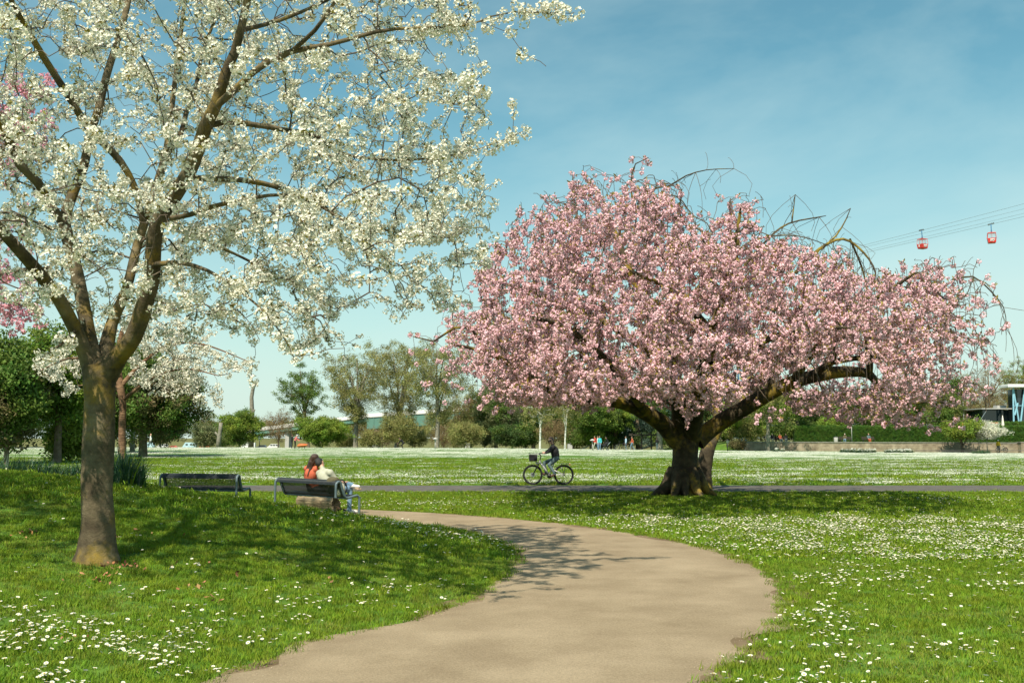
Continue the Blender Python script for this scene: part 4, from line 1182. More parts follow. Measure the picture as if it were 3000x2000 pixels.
# long uncut fringe along the path edge
ex_, ey_ = [], []
for P in (INNER_S, OUTER_S):
    for i in range(len(P) - 1):
        for k in range(5):
            t = random.random(); ex_.append(P[i][0] * (1 - t) + P[i + 1][0] * t + random.gauss(0, .05)); ey_.append(P[i][1] * (1 - t) + P[i + 1][1] * t + random.gauss(0, .05))
ex_, ey_ = np.array(ex_), np.array(ey_)
k = (ey_ > 4) & (ey_ < 26) & (RNG.random(len(ex_)) < .8)
lay('path_edge_grass', ex_[k], ey_[k], C_TUFT, RNG.uniform(.5, 1.15, k.sum()), 'ragged grass fringe along the gravel path edges', 'grass', .3)

def fbm(x, y, sx, sy, seed):
    return np.array([mnoise.noise(Vector((a / sx, b / sy, seed))) + .5 * mnoise.noise(Vector((a / sx * 2.3, b / sy * 2.3, seed + 7))) for a, b in zip(x, y)])
BLOB = []
for px_, py_, rx_, ry_, w_ in ((120, 1860, .8, .7, 1.5), (330, 1930, .9, .5, 1.2), (40, 1990, .7, .5, 1.4), (560, 1900, .8, .5, .22), (820, 1800, 1.2, .6, .2), (1100, 1740, 1.2, .8, .14),
                               (2800, 1560, 3.0, 2.2, 1.0), (2500, 1600, 2.6, 1.6, .7), (2900, 1620, 2.0, 1.2, 1.0), (2150, 1545, 2.2, 1.1, .55), (2400, 1540, 3, 1.2, .5), (1750, 1528, 3.4, .9, .5), (1300, 1480, 3.0, .9, .3),
                               (2330, 1800, .35, 1.0, .5), (2270, 1960, .5, .7, .5), (2420, 1900, .8, .7, .35), (2650, 1900, .9, .5, .2), (2480, 1720, .8, .8, .35), (2750, 1700, 1.5, .8, .35), (1250, 1560, 1.6, 1.2, .3), (950, 1500, 2.0, 1.2, .28), (2950, 1470, 3, 1.0, .2)):
    g = ground(px_, py_); BLOB.append((g.x, g.y, rx_, ry_, w_))
def near_density(x, y):
    d = np.full(x.shape, 0.02)
    for bx, by, rx_, ry_, w_ in BLOB:
        d += w_ * np.exp(-((x - bx) / rx_) ** 2 - ((y - by) / ry_) ** 2)
    return d
x, y = cone(190000, 5.0, 30.7)
d = near_density(x, y)
f = fbm(x, y, .8, .5, 3.0)
k = lawn_ok(x, y, .1) & (RNG.random(len(x)) < d * np.clip(.42 + 2.4 * f, 0.03, 1.8) * 1.25) 
xs, ys = x[k], y[k]
lay('daisies', xs, ys, C_DAISY, RNG.uniform(.75, 1.25, len(xs)), 'white daisies dotted over the near lawn and mound', 'daisies', .12)
print('daisies', len(xs))
x, y = cone(75000, 35.2, 127, .62, 4)
f = fbm(x, y, 9.0, 2.6, 9.0)
pxx = 1500 + x / y * FPX
band = .95 * np.exp(-((y - 41) / 5.0) ** 2) * (1 - .35 * sstep(2100, 2500, pxx)) + .9 * sstep(72, 92, y) + .12
band = np.maximum(band, .75 * sstep(1900, 2350, pxx) * sstep(38, 44, y))
band = np.maximum(band, .25 * sstep(35, 37, y))
k = lawn_ok(x, y, .45) & (RNG.random(len(x)) < band * np.clip(.45 + 1.9 * f, 0.02, 1)) & ((x < 32) | (y < 134))
lay('meadow_daisies', x[k], y[k], C_DPATCH, RNG.uniform(.8, 1.25, k.sum()), 'drifts of white daisies whitening the far meadow', 'daisies', .02)
print('daisy patches', k.sum())

# bed of long daffodil leaves on top of the mound
rx_, ry_ = [], []
bed = [ground(*p) for p in ((-350, 1395), (60, 1388), (180, 1398), (330, 1425), (405, 1432))]
bed_front = [(p.x, p.y) for p in bed]
bed_poly = np.array(bed_front + [(-7.1, 18.9), (-8.3, 20.2), (-10.4, 20.6), (-14.0, 20.0), (-16, 17.5)])
x, y = field(9000, -16, -5, 12, 22)
k = inside(bed_poly, x, y)
x, y = x[k][:1500], y[k][:1500]
lay('daffodil_leaves', x, y, C_REED, RNG.uniform(.75, 1.15, len(x)), 'bed of long blue-green daffodil leaves on the mound behind the white cherry trunk', 'plants', .22)
print('reeds', len(x))
# loose stones on the gravel
pm = []
for i in range(3):
    mb = MB(); mb.ell((0, 0, 0), (.008, .006, .004), 6, 4)
    for j, v in enumerate(mb.v): mb.v[j] = tuple(c * random.uniform(.8, 1.2) for c in v)
    pm.append(proto('pebble_%d' % i, mb, [M['pebble']], True))
C_PEB = proto_collection('pebbles', pm)
x, y = cone(60000, 4.5, 22, .4, 1)
k = inside(PATH_POLY, x, y)
lay('loose_gravel', x[k], y[k], C_PEB, RNG.uniform(.3, .9, k.sum()), 'loose pale grit lying on the gravel path', 'gravel', .3, .014)
# dead leaves and fallen petals by the white cherry
lm = []
for i in range(2):
    mb = MB(); petal(mb, Vector((0, 0, .02)), Vector((1, 0, .2)).normalized(), Vector((0, .2, 1)), .09, .028, .012, 0); lm.append(proto('dead_leaf_%d' % i, mb, [mat('dead_leaf_%d' % i, ((.24, .10, .04), (.30, .16, .07))[i], rough=.8, rnd=.3)]))
C_DEAD = proto_collection('dead_leaves', lm)
lx, ly = [], []
for px_, py_, n, s in ((365, 1670, 26, .12), (95, 1580, 14, .1), (255, 1715, 10, .12), (560, 1730, 9, .1), (640, 1770, 9, .15), (450, 1575, 8, .2), (720, 1660, 14, .7), (210, 1890, 4, .1), (300, 1695, 5, .1)):
    g = ground(px_, py_)
    lx += list(RNG.normal(g.x, s, n)); ly += list(RNG.normal(g.y, s, n))
lay('fallen_leaves', np.array(lx), np.array(ly), C_DEAD, RNG.uniform(.35, .75, len(lx)), 'reddish brown dead leaves lying at the foot of the white cherry', 'leaves', .35, .03)

# ------------------------------------------------------------------ background trees
def bg_tree(name, label, x, Y, top, w, leaf, low=0.25, bark_m='bark_brown', tr=None, n=150, shape='round', spacing=0.5, lean=0.0, size=1.0, keep=0.9, group=None, t0=0.3, bare=False, mound=None, stems=1, zbase=None):
    n = int(n * 1.5); spacing *= .62; size *= 1.4
    p0 = at(x, 1300, Y)
    B = on(p0.x, Y) if zbase is None else Vector((p0.x, Y, zbase))
    H = at(x, top, Y).z - B.z
    Wd = w / FPX * Y / 2
    tr = tr or max(.08, H * 0.018)
    t = Tree(20000)
    lean_v = Vector((lean * H, 0, 0))
    hb = H * max(low, 0.06)
    for sidx in range(stems):
        off = Vector((0, 0, 0)) if stems == 1 else Vector((random.uniform(-.3, .3), random.uniform(-.3, .3), 0))
        spread = Vector((0, 0, 0)) if stems == 1 else Vector((random.uniform(-.5, .5) * Wd, random.uniform(-.4, .4) * Wd, 0))
        t.limb([(B + off + Vector((0, 0, -.4)), tr * 1.3), (B + off + Vector((0, 0, .3)), tr), (B + off + lean_v * .3 + spread * .3 + Vector((Wd * .02 * random.uniform(-1, 1), 0, H * .3)), tr * .82), (B + lean_v * .7 + spread * .7 + Vector((Wd * .05 * random.uniform(-1, 1), 0, H * .6)), tr * .5), (B + lean_v + spread + Vector((0, 0, H * .93)), tr * .12)], max(.3, H * .06))
    # main limbs leave the stem at different heights
    for k in range(7 if shape != 'cone' else 0):
        a = k * 2.4 + random.random(); hh = hb * .9 + (H * .6 - hb * .9) * random.random() if hb < H * .6 else hb * .8
        s0 = B + lean_v * (hh / H) + Vector((0, 0, max(hh, .2)))
        e = B + lean_v * .8 + Vector((math.cos(a) * Wd * .62, math.sin(a) * Wd * .62, hb + (H - hb) * random.uniform(.45, .85)))
        if shape == 'vase': e = B + Vector((math.cos(a) * Wd * .55, math.sin(a) * Wd * .55, H * random.uniform(.75, .95)))
        t.limb([(s0, tr * .45), (s0.lerp(e, .5) + Vector((0, 0, .05 * H)), tr * .26), (e, tr * .06)], max(.4, H * .06))
    tg = []
    off = Vector((x * 0.013, Y * .07, len(name)))
    while len(tg) < n:
        d = rv(); r = random.random() ** .4
        if shape == 'cone':
            h = random.random() ** 1.4; rad = Wd * (1 - h) ** .8
            a = random.uniform(0, 6.283)
            p = Vector((math.cos(a) * rad * (.4 + .6 * random.random()), math.sin(a) * rad * (.4 + .6 * random.random()), hb + (H - hb) * h))
        elif shape == 'vase':
            h = random.random(); rad = Wd * (.25 + .75 * math.sin(min(1, h * 1.25) * 1.7) ** 1) * math.sqrt(random.random()); a = random.uniform(0, 6.283)
            p = Vector((math.cos(a) * rad, math.sin(a) * rad, hb + (H - hb) * h))
        else:
            zc = hb + (H - hb) * .5
            p = Vector((d.x * Wd * r, d.y * Wd * r, zc + d.z * (H - hb) * .5 * r))
            if shape == 'bush' and p.z < zc * .8: p.z = max(.2, p.z)
            if shape == 'flat' and p.z > zc: p.z = zc + (p.z - zc) * .7
        if shape != 'cone':
            c0 = Vector((0, 0, (hb + H) / 2)); dd = (p - c0)
            k_ = .86 + .42 * mnoise.noise(dd.normalized() * 1.9 + off) + .2 * mnoise.noise(dd.normalized() * 4.5 + off)
            p = c0 + Vector((dd.x * k_, dd.y * k_, dd.z * min(k_, 1.08)))
        q_ = p / max(Wd, .5) * 2.2 + off
        if mnoise.noise(q_) < -.05 and random.random() < .8: continue
        tg.append(tuple(B + lean_v * (p.z / H) + p))
    t.grow(np.array(tg), droop=.25, lift=.25, seg=max(.4, Wd * .2), wob=.05, hub=B + Vector((0, 0, hb * .8)), tip=.015)
    t.thicken(2.3, .012 if not bare else .016, tr * .5)
    root = empty(name, B, 0, label, 'tree' if shape != 'bush' else 'bush', group)
    b0 = np.array(B)
    t.tubes(True, b0, 'trunk', M[bark_m], root, (8, 3), .04)
    br = t.tubes(False, b0, 'branches', M[bark_m], root, (8, 3))
    if br: br['kind'] = 'stuff'
    if keep > 0:
        q = t.along(spacing, t0, keep, jit=.16 * size)
        leaves = [leaf] if isinstance(leaf, str) else leaf
        pick = RNG.integers(0, len(leaves), len(q)) if len(leaves) > 1 else np.zeros(len(q), int)
        if len(leaves) > 1:
            nz = np.array([mnoise.noise(Vector(p) * .35) for p in q]); pick = (nz + RNG.normal(0, .15, len(q)) > 0.08).astype(int)
        for li, lf in enumerate(leaves):
            qq = q[pick == li]
            if len(qq): scatter('crown' if li == 0 else 'crown_patch', qq - b0, C_LEAF[lf], root, RNG.uniform(.7, 1.3, len(qq)) * size, rand_rot(len(qq)) * np.array([.12, .25, 1]))
    return root

BT = [
 # left side, beyond the daffodil bed
 ('dark_pine_tree', 'dark pine with brownish needles rising over the daffodil bed', 20, 60, 975, 190, ['rust', 'mid'], .1, dict(n=190, spacing=.34, shape='round')),
 ('maple_tree', 'mid-green tree with a straight brown trunk left of the white cherry trunk', 170, 64, 955, 300, ['mid', 'bright'], .28, dict(n=230, spacing=.33, tr=.25)),
 ('fresh_green_bush', 'bright green bush between the straight brown trunk and the white cherry', 205, 66, 1232, 150, 'bright', .02, dict(n=90, spacing=.4, shape='bush')),
 ('spreading_yew_tree', 'broad dark green tree with rusty lower boughs right of the white cherry trunk', 420, 80, 1010, 350, ['mid', 'rust'], .12, dict(n=340, spacing=.32, tr=.35)),
 ('green_lime_tree', 'fresh green tree crown behind the broad dark tree', 330, 92, 985, 230, ['bright', 'mid'], .2, dict(n=220, spacing=.36)),
 ('conifer', 'low conifer beyond the far end of the daffodil bed', -60, 62, 1040, 200, ['mid', 'rust'], .05, dict(n=160, spacing=.34)),
 ('green_tree', 'small distant green tree between the broad dark tree and the round bushes', 590, 230, 1180, 110, ['mid', 'brown'], .1, dict(n=130, spacing=.6)),
 ('grey_green_bush', 'grey-green round bush left of the pollard stump', 600, 165, 1238, 85, 'grey', .02, dict(n=110, spacing=.4, shape='bush')),
 ('round_yellow_green_bush', 'large round yellow-green bush right of the pollard stump', 703, 170, 1193, 150, ['bright', 'mid'], .02, dict(n=230, spacing=.42, shape='bush')),
 ('bare_grey_tree', 'bare twiggy grey-brown tree right of the round yellow-green bush', 815, 185, 1188, 120, 'brown', .12, dict(n=170, spacing=.8, keep=.35, bark_m='bark_brown', bare=True)),
 ('vivid_green_bush', 'vivid green dome-shaped bush beside the woman in pink', 945, 150, 1208, 165, 'bright', .02, dict(n=300, spacing=.34, shape='flat')),
 ('wind_swept_tree', 'dark green tree with layered boughs reaching left over the vivid bush', 905, 190, 1062, 165, 'mid', .3, dict(n=110, spacing=.5, lean=-.12)),
 ('tall_willow_tree', 'tall olive willow with a forked trunk just right of the vivid bush', 1042, 160, 1030, 230, 'olive', .22, dict(n=330, spacing=.5, shape='vase', bark_m='bark_grey', tr=.42)),
 ('tall_willow_tree', 'tallest olive willow with several upright stems between the other two willows', 1165, 168, 992, 220, 'olive', .16, dict(n=340, spacing=.5, shape='vase', bark_m='bark_grey', tr=.36, stems=2)),
 ('tall_willow_tree', 'olive willow with a bare grey trunk beside the small lamp post', 1280, 150, 1005, 240, 'olive', .26, dict(n=300, spacing=.55, shape='vase', bark_m='bark_grey', tr=.36)),
 ('olive_bush', 'olive bush at the foot of the tallest willow', 1165, 158, 1205, 130, 'olive', .02, dict(n=150, spacing=.42, shape='bush')),
 ('brown_bush', 'low brown-green shrub between two tall willow trunks', 1085, 156, 1258, 80, ['brown', 'olive'], .02, dict(n=110, spacing=.4, shape='bush')),
 ('budding_tree', 'reddish brown budding tree left of the birches', 1380, 162, 1120, 170, ['brown', 'olive'], .08, dict(n=260, spacing=.55)),
 ('brown_green_bush', 'round brownish green shrub under the budding tree', 1360, 146, 1232, 120, 'olive', .02, dict(n=160, spacing=.4, shape='bush')),
 ('silvery_green_tree', 'silvery green leafy tree behind the cyclist', 1455, 158, 1105, 180, ['grey', 'mid'], .04, dict(n=330, spacing=.45)),
 ('dark_green_shrub', 'dark green shrub at the foot of the silvery green tree', 1500, 148, 1240, 120, ['dark', 'mid'], .02, dict(n=170, spacing=.38, shape='bush')),
 ('light_green_tree', 'light green tree right behind the first birch', 1565, 172, 1090, 170, ['olive', 'mid'], .05, dict(n=280, spacing=.5)),
 ('birch_tree', 'white-stemmed birch standing right behind the cyclist', 1582, 138, 1140, 110, 'olive', .35, dict(n=90, spacing=.7, bark_m='bark_birch', tr=.15, keep=.5, lean=.01)),
 ('birch_tree', 'white-stemmed leaning birch between the cyclist and the dark conifers', 1655, 142, 1130, 120, 'olive', .35, dict(n=90, spacing=.7, bark_m='bark_birch', tr=.13, keep=.5, lean=.05)),
 ('brown_sapling_bush', 'tan bare-twigged shrub between the two birches', 1622, 150, 1225, 110, 'brown', .03, dict(n=160, spacing=.6, keep=.5, shape='bush', bare=True)),
 ('bright_green_tree', 'bright green tree with a dark base right of the birches', 1730, 152, 1140, 150, ['mid', 'bright'], .05, dict(n=300, spacing=.42)),
 ('sunlit_maple_tree', 'sunlit yellow-green tree in front of the dark conifers', 1800, 158, 1150, 150, ['bright', 'dark'], .12, dict(n=280, spacing=.42)),
 ('cedar_tree', 'blue-green cedar with drooping flat boughs left of the massive cherry trunk', 1870, 162, 1110, 260, ['cedar', 'dark'], .1, dict(n=330, spacing=.45, shape='cone', tr=.45)),
 ('grey_trunk_tree', 'tree with a thick grey trunk close left of the massive cherry trunk', 1932, 146, 1120, 210, ['cedar', 'mid'], .4, dict(n=200, spacing=.5, bark_m='bark_grey', tr=.5)),
 # right side, behind the wall
 ('willow_by_wall', 'weeping olive-green tree with a grey trunk in front of the stone wall', 2250, 133, 1100, 290, ['olive', 'bright'], .33, dict(n=300, spacing=.5, bark_m='bark_grey', tr=.26)),
 ('golden_shrub', 'loose yellow-green shrub at the left end of the stone wall', 2165, 143, 1205, 160, ['olive', 'bright'], .04, dict(n=200, spacing=.42, shape='bush')),
 ('dark_stem_tree', 'tree with a dark stem standing at the left end of the hedge', 2338, 150, 1130, 220, ['mid', 'dark'], .4, dict(n=200, spacing=.5, tr=.3)),
 ('yellow_bush', 'yellow-leaved bush peeping over the hedge', 2440, 165, 1215, 110, 'bright', .05, dict(n=130, spacing=.4, shape='bush')),
 ('hedge_side_tree', 'dense mid-green tree behind the hedge under the pink crown', 2560, 170, 1130, 260, 'mid', .12, dict(n=230, spacing=.5)),
 ('poplar_by_pavilion', 'slim green tree left of the dark pavilion roof', 2780, 165, 1085, 130, ['mid', 'olive'], .06, dict(n=230, spacing=.45)),
 ('bare_brown_tree', 'leafless brown tree above the dark pavilion', 2905, 200, 1045, 190, 'brown', .15, dict(n=260, spacing=.7, keep=.55, bare=True)),
 ('lime_tree', 'fresh green tree above the pavilion roof edge with white eaves', 3010, 225, 1035, 150, ['bright', 'olive'], .2, dict(n=230, spacing=.55)),
 ('budding_tree', 'brownish budding tree beside the flagpole left of the pavilion', 2845, 215, 1085, 150, ['brown', 'olive'], .1, dict(n=230, spacing=.6)),
]
for nm, lb, x, Y, top, w, lf, low, kw in BT:
    bg_tree(nm, lb, x, Y, top, w, lf, low, **kw)
# rows farther off that close the gaps between the nearer trees
for i, (x, Y, top, w, lf) in enumerate(((-150, 110, 1080, 300, ['dark', 'mid']), (60, 120, 1100, 260, ['dark', 'mid']), (240, 125, 1120, 240, ['mid', 'dark']), (470, 130, 1180, 160, ['rust', 'dark']))):
    bg_tree('shade_tree', 'dark tree in the row behind the daffodil bed', x, Y, top, w, lf, .05, n=170, spacing=.45, size=1.2, group='trees in the dark row behind the daffodil bed')
for i, (x, Y, top, w, lf) in enumerate(((1330, 200, 1170, 200, ['olive', 'brown']), (1450, 200, 1130, 220, ['mid', 'grey']), (1560, 205, 1130, 220, ['mid', 'dark']), (1680, 200, 1120, 220, ['dark', 'mid']), (1790, 205, 1110, 220, ['dark', 'mid']), (1900, 200, 1100, 220, ['dark', 'cedar']), (2010, 200, 1100, 220, ['mid', 'dark']), (2120, 200, 1110, 240, ['mid', 'olive']), (2230, 205, 1120, 230, ['mid', 'olive']))):
    bg_tree('woodland_tree', 'tree in the close woodland row behind birches and cedar', x, Y, top, w, lf, .03, n=200, spacing=.5, size=1.25, group='trees in the woodland row behind birches and cedar')
for i, (x, Y, top, w, lf) in enumerate(((2350, 190, 1150, 230, ['mid', 'dark']), (2470, 195, 1140, 240, ['mid', 'dark']), (2600, 200, 1150, 240, ['dark', 'mid']), (2700, 190, 1120, 200, ['mid', 'olive']), (2830, 250, 1170, 200, ['brown', 'olive']), (2960, 250, 1130, 220, ['olive', 'brown']), (3080, 210, 1090, 220, ['mid', 'olive']))):
    bg_tree('terrace_tree', 'tree in the row behind the hedge and pavilion', x, Y, top, w, lf, .03, n=190, spacing=.55, size=1.25, group='trees in the row behind the hedge and pavilion')
for i, (x, Y, top, w, lf) in enumerate(((480, 560, 1215, 150, ['mid', 'brown']), (650, 570, 1230, 170, ['brown', 'olive']), (760, 560, 1228, 150, ['olive', 'brown']), (880, 570, 1222, 160, ['olive', 'mid']), (990, 560, 1225, 150, ['brown', 'olive']), (1090, 565, 1228, 150, ['brown', 'olive']), (1200, 560, 1225, 160, ['olive', 'brown']))):
    bg_tree('hazy_tree', 'distant hazy brown-green tree on the far bank behind the car park', x, Y, top, w, lf, .02, n=120, spacing=2.2, size=4.0, tr=.5, group='distant trees on the far bank')

for x, Y, top, w, lf in ((1010, 165, 1262, 90, 'olive'), (1120, 175, 1250, 100, 'brown'), (1215, 172, 1255, 100, 'olive'), (1300, 170, 1245, 100, 'brown'), (1420, 168, 1238, 110, 'grey'), (1540, 165, 1245, 110, 'mid'), (1690, 160, 1250, 100, 'mid'), (1760, 158, 1255, 90, 'mid'), (1960, 156, 1240, 110, 'mid'), (2050, 154, 1245, 120, 'olive'), (2120, 152, 1240, 110, 'mid'), (2200, 151, 1235, 120, 'olive'), (2290, 151, 1235, 120, 'mid'), (2340, 156, 1225, 120, 'mid'), (660, 240, 1255, 120, 'mid')):
    bg_tree('undergrowth_bush', 'low %s bush filling the gap between the background trunks' % {'olive': 'olive', 'brown': 'brownish', 'grey': 'grey-green', 'mid': 'green', 'rust': 'rusty brown'}[lf], x, Y, top, w, lf, .02, n=90, spacing=.5, shape='bush', group='%s undergrowth bushes between the background trunks' % {'olive': 'olive', 'brown': 'brownish', 'grey': 'grey-green', 'mid': 'green', 'rust': 'rusty brown'}[lf])
# cut-back trees
g = on(at(640, 1300, 150).x, 150)
st = empty('pollard_stump', g, 0, 'cut-back grey pollard stump with a sawn side stub in front of the round bush', 'tree stump')
mb = MB(); Hs = at(645, 1238, 150).z - g.z
mb.tube([(0, 0, -.3), (0.05, 0, Hs * .35), (.2, 0, Hs * .7), (.28, 0, Hs)], [.42, .33, .28, .26], 9)
mb.build('trunk', M['bark_grey'], st, True)
MB().tube([(.08, 0, Hs * .38), (-.35, 0, Hs * .55), (-.55, 0, Hs * .62)], [.18, .15, .14], 8).build('side_stub', M['bark_grey'], st, True)
MB().tube([(.28, 0, Hs - .02), (.29, 0, Hs + .04)], [.25, .24], 9).build('sawn_top', M['log_end'], st)
g = on(at(735, 1300, 185).x, 185)
st = empty('bare_pole_tree', g, 0, 'tall bare branchless trunk rising above the round yellow-green bush', 'tree')
Ht = at(747, 1120, 185).z - g.z
MB().tube([(0, 0, -.3), (.1, 0, Ht * .5), (-.1, 0, Ht * .78), (.15, 0, Ht * .92), (.62, 0, Ht)], [.55, .42, .36, .33, .28], 9).build('trunk', M['bark_grey'], st, True)
MB().tube([(.1, 0, Ht * .52), (.5, 0, Ht * .6)], [.25, .2], 8).build('side_stub', M['bark_grey'], st, True)
g = on(at(388, 1300, 95).x, 95)
st = empty('grey_post_trunk', g, 0, 'slim pale grey stem under the broad dark tree', 'tree')
Ht = at(388, 1222, 95).z - g.z
MB().tube([(0, 0, -.3), (.02, 0, Ht * .5), (.05, 0, Ht)], [.26, .22, .2], 9).build('trunk', M['bark_grey'], st, True)
MB().tube([(.03, 0, Ht * .98), (.3, .1, Ht * 1.5), (.5, .2, Ht * 2.0)], [.16, .12, .05], 8).build('limb', M['bark_grey'], st, True)

# ------------------------------------------------------------------ road bridge behind the trees
A = at(745, 1262, 420); Bv = at(1075, 1222, 390); Cv = at(1700, 1180, 350)
br = empty('road_bridge', (A.x, A.y, Ts(A.x, A.y)), 0, 'green steel girder road bridge with a pale parapet behind the willows', 'bridge')
o0 = Vector((A.x, A.y, Ts(A.x, A.y)))
def slab(mb, p, q_, z0, z1, th, mi=0, y0=0.0):
    d = (q_ - p); d.z = 0; nrm = Vector((-d.y, d.x, 0)).normalized()
    if nrm.y < 0: nrm = -nrm
    P = [p - o0 + nrm * y0, q_ - o0 + nrm * y0, q_ - o0 + nrm * (y0 + th), p - o0 + nrm * (y0 + th)]
    vs_ = [v + Vector((0, 0, z0)) for v in P] + [v + Vector((0, 0, z1)) for v in P]
    mb.add(vs_, [(3, 2, 1, 0), (4, 5, 6, 7), (0, 1, 5, 4), (1, 2, 6, 5), (2, 3, 7, 6), (3, 0, 4, 7)], mi)
mb = MB(); slab(mb, A, Bv, -1.6, -.2, 9); slab(mb, Bv, Cv, -4.6, -.2, 9); mb.build('girder', M['bridge_green'], br)
mb = MB(); slab(mb, A, Bv, -.19, .1, 9.6, 0, -.3); slab(mb, Bv, Cv, -.19, .1, 9.6, 0, -.3); mb.build('deck', M['concrete'], br)
mb = MB(); slab(mb, A, Bv, .11, 1.25, .25, 0, -.25); slab(mb, Bv, Cv, .11, 1.35, .25, 0, -.25); mb.build('parapet', M['white_paint'], br)
for k in range(14):
    p = Bv.lerp(Cv, (k + .5) / 14) - o0
    MB().box((p.x, p.y - .12, p.z - 2.4), (.25, .2, 4.2)).build('stiffener', M['bridge_green'], br)
for t_ in (.04, .5, .96):
    p = Bv.lerp(Cv, t_); zz = Ts(p.x, p.y + 4)
    MB().box((p.x - o0.x, p.y - o0.y + 4, (zz - 1 + p.z - 4.5) / 2 - o0.z), (2.0, 6, p.z - 4.55 - zz + 1)).build('pier', M['concrete'], br)
p = A.lerp(Bv, .3); zz = Ts(p.x, p.y + 4)
MB().box((p.x - o0.x, p.y - o0.y + 4, (zz - 1 + p.z - 1.6) / 2 - o0.z), (1.6, 5, p.z - 1.65 - zz + 1)).build('pier', M['concrete'], br)

# ------------------------------------------------------------------ retaining wall, hedge, pavilion
WYL = 138.2
wx0, wx1 = at(2182, 1310, WYL).x, 104.0
wall = empty('retaining_wall', (wx0, WYL, Ts(wx0, WYL - 1)), 0, 'low retaining wall of tan coursed stone at the meadow edge', 'wall')
wo = Vector((wx0, WYL, Ts(wx0, WYL - 1)))
def wtop(x): return np.interp(x, [wx0, wx1], [at(2190, 1293, WYL).z, at(2980, 1298.5, WYL).z])
MB().add([(0, .18, -.8), (wx1 - wx0, .18, -1.2), (wx1 - wx0, .18, wtop(wx1) - wo.z - .1), (0, .18, wtop(wx0) - wo.z - .1), (0, .75, -.8), (wx1 - wx0, .75, -1.2), (wx1 - wx0, .75, wtop(wx1) - wo.z - .1), (0, .75, wtop(wx0) - wo.z - .1)],
         [(0, 1, 2, 3), (7, 6, 5, 4), (3, 2, 6, 7), (4, 0, 3, 7), (1, 5, 6, 2), (0, 4, 5, 1)]).build('core', M['concrete'], wall)
blk = [MB() for i in range(1)][0]
ncr = 6
for c in range(ncr):
    x = 0 - (c % 2) * .35
    while x < wx1 - wx0 - .05:
        ln = random.uniform(.5, .95)
        x0_, x1_ = max(0, x), min(x + ln, wx1 - wx0)
        gz0 = Ts(wo.x + (x0_ + x1_) / 2, WYL - 1) - wo.z - .12; gz1 = wtop(wo.x + (x0_ + x1_) / 2) - wo.z - .1
        hc = (gz1 - gz0) / ncr
        pr = random.uniform(-.02, .02)
        if x1_ - x0_ > .08: blk.box(((x0_ + x1_) / 2, .1 + pr, gz0 + hc * (c + .5)), (x1_ - x0_ - .02, .2, hc - .018))
        x += ln
tag(blk.build('stone_courses', M['stone'], wall), kind='stuff')
x = 0.0
while x < wx1 - wx0:
    ln = min(1.9, wx1 - wx0 - x)
    MB().box((x + ln / 2, .35, wtop(wo.x + x + ln / 2) - wo.z - .04 + random.uniform(-.006, .006)), (ln - .02, .85, .11)).build('coping', M['coping'], wall)
    x += 1.9
wend = empty('wall_pier', on(at(2990, 1310, 137.6).x, 137.6), 0, 'taller square end block of the stone wall beside the yellow rider', 'wall')
MB().box((1.2, .1, .55), (2.6, .9, 1.75)).build('block', M['stone'], wend, bevel=.02)
MB().box((1.2, .1, 1.47), (2.75, 1.0, .09)).build('cap', M['coping'], wend)

def hedge(name, label, x0, x1, Y, z0, h, th, n):
    hd = empty(name, (x0, Y, z0), 0, label, 'hedge')
    mb = MB(); mb.box(((x1 - x0) / 2, th / 2, h / 2 - .1), (x1 - x0 - .1, th - .25, h - .05)); mb.build('core', M['leaf_dark'], hd)
    p = np.stack([RNG.uniform(0, x1 - x0, n), np.zeros(n), RNG.uniform(.05, h, n)], 1)
    topm = RNG.random(n) < .4
    p[topm, 1] = RNG.uniform(0, th, topm.sum()); p[topm, 2] = h + RNG.normal(0, .05, topm.sum())
    scatter('leaves', p, C_LEAF['hedge'], hd, RNG.uniform(.8, 1.4, n), rand_rot(n))
    return hd
tz = Ts(60, 150)
hx0 = at(2330, 1270, 147).x
hedge('clipped_hedge', 'long clipped green hedge behind the benches on the terrace', hx0, 104, 147, tz - .1, at(2600, 1250, 147).z - tz + .1, 1.6, 9000)
hedge('narrow_hedge', 'narrow hedge in front of the dark pavilion', at(2840, 1240, 152).x, 104, 152, tz - .1, at(2900, 1238, 152).z - tz + .1, 1.2, 3000)
# shrubs before the wall
bg_tree('multi_stem_shrub', 'green multi-stemmed shrub in front of the stone wall', 2815, 134.5, 1228, 130, 'bright', .42, n=150, spacing=.4, shape='round', stems=4, tr=.09)
bg_tree('white_flowering_shrub', 'small shrub covered in white blossom in front of the stone wall', 2892, 133.5, 1238, 112, 'whitebloom', .45, n=130, spacing=.32, shape='round', stems=1, tr=.06, bark_m='bark_grey')
bg_tree('low_shrub', 'low reddish-brown shrub at the left end of the stone wall', 2160, 136, 1288, 60, 'rust', .05, n=60, spacing=.3, size=.6, shape='bush')
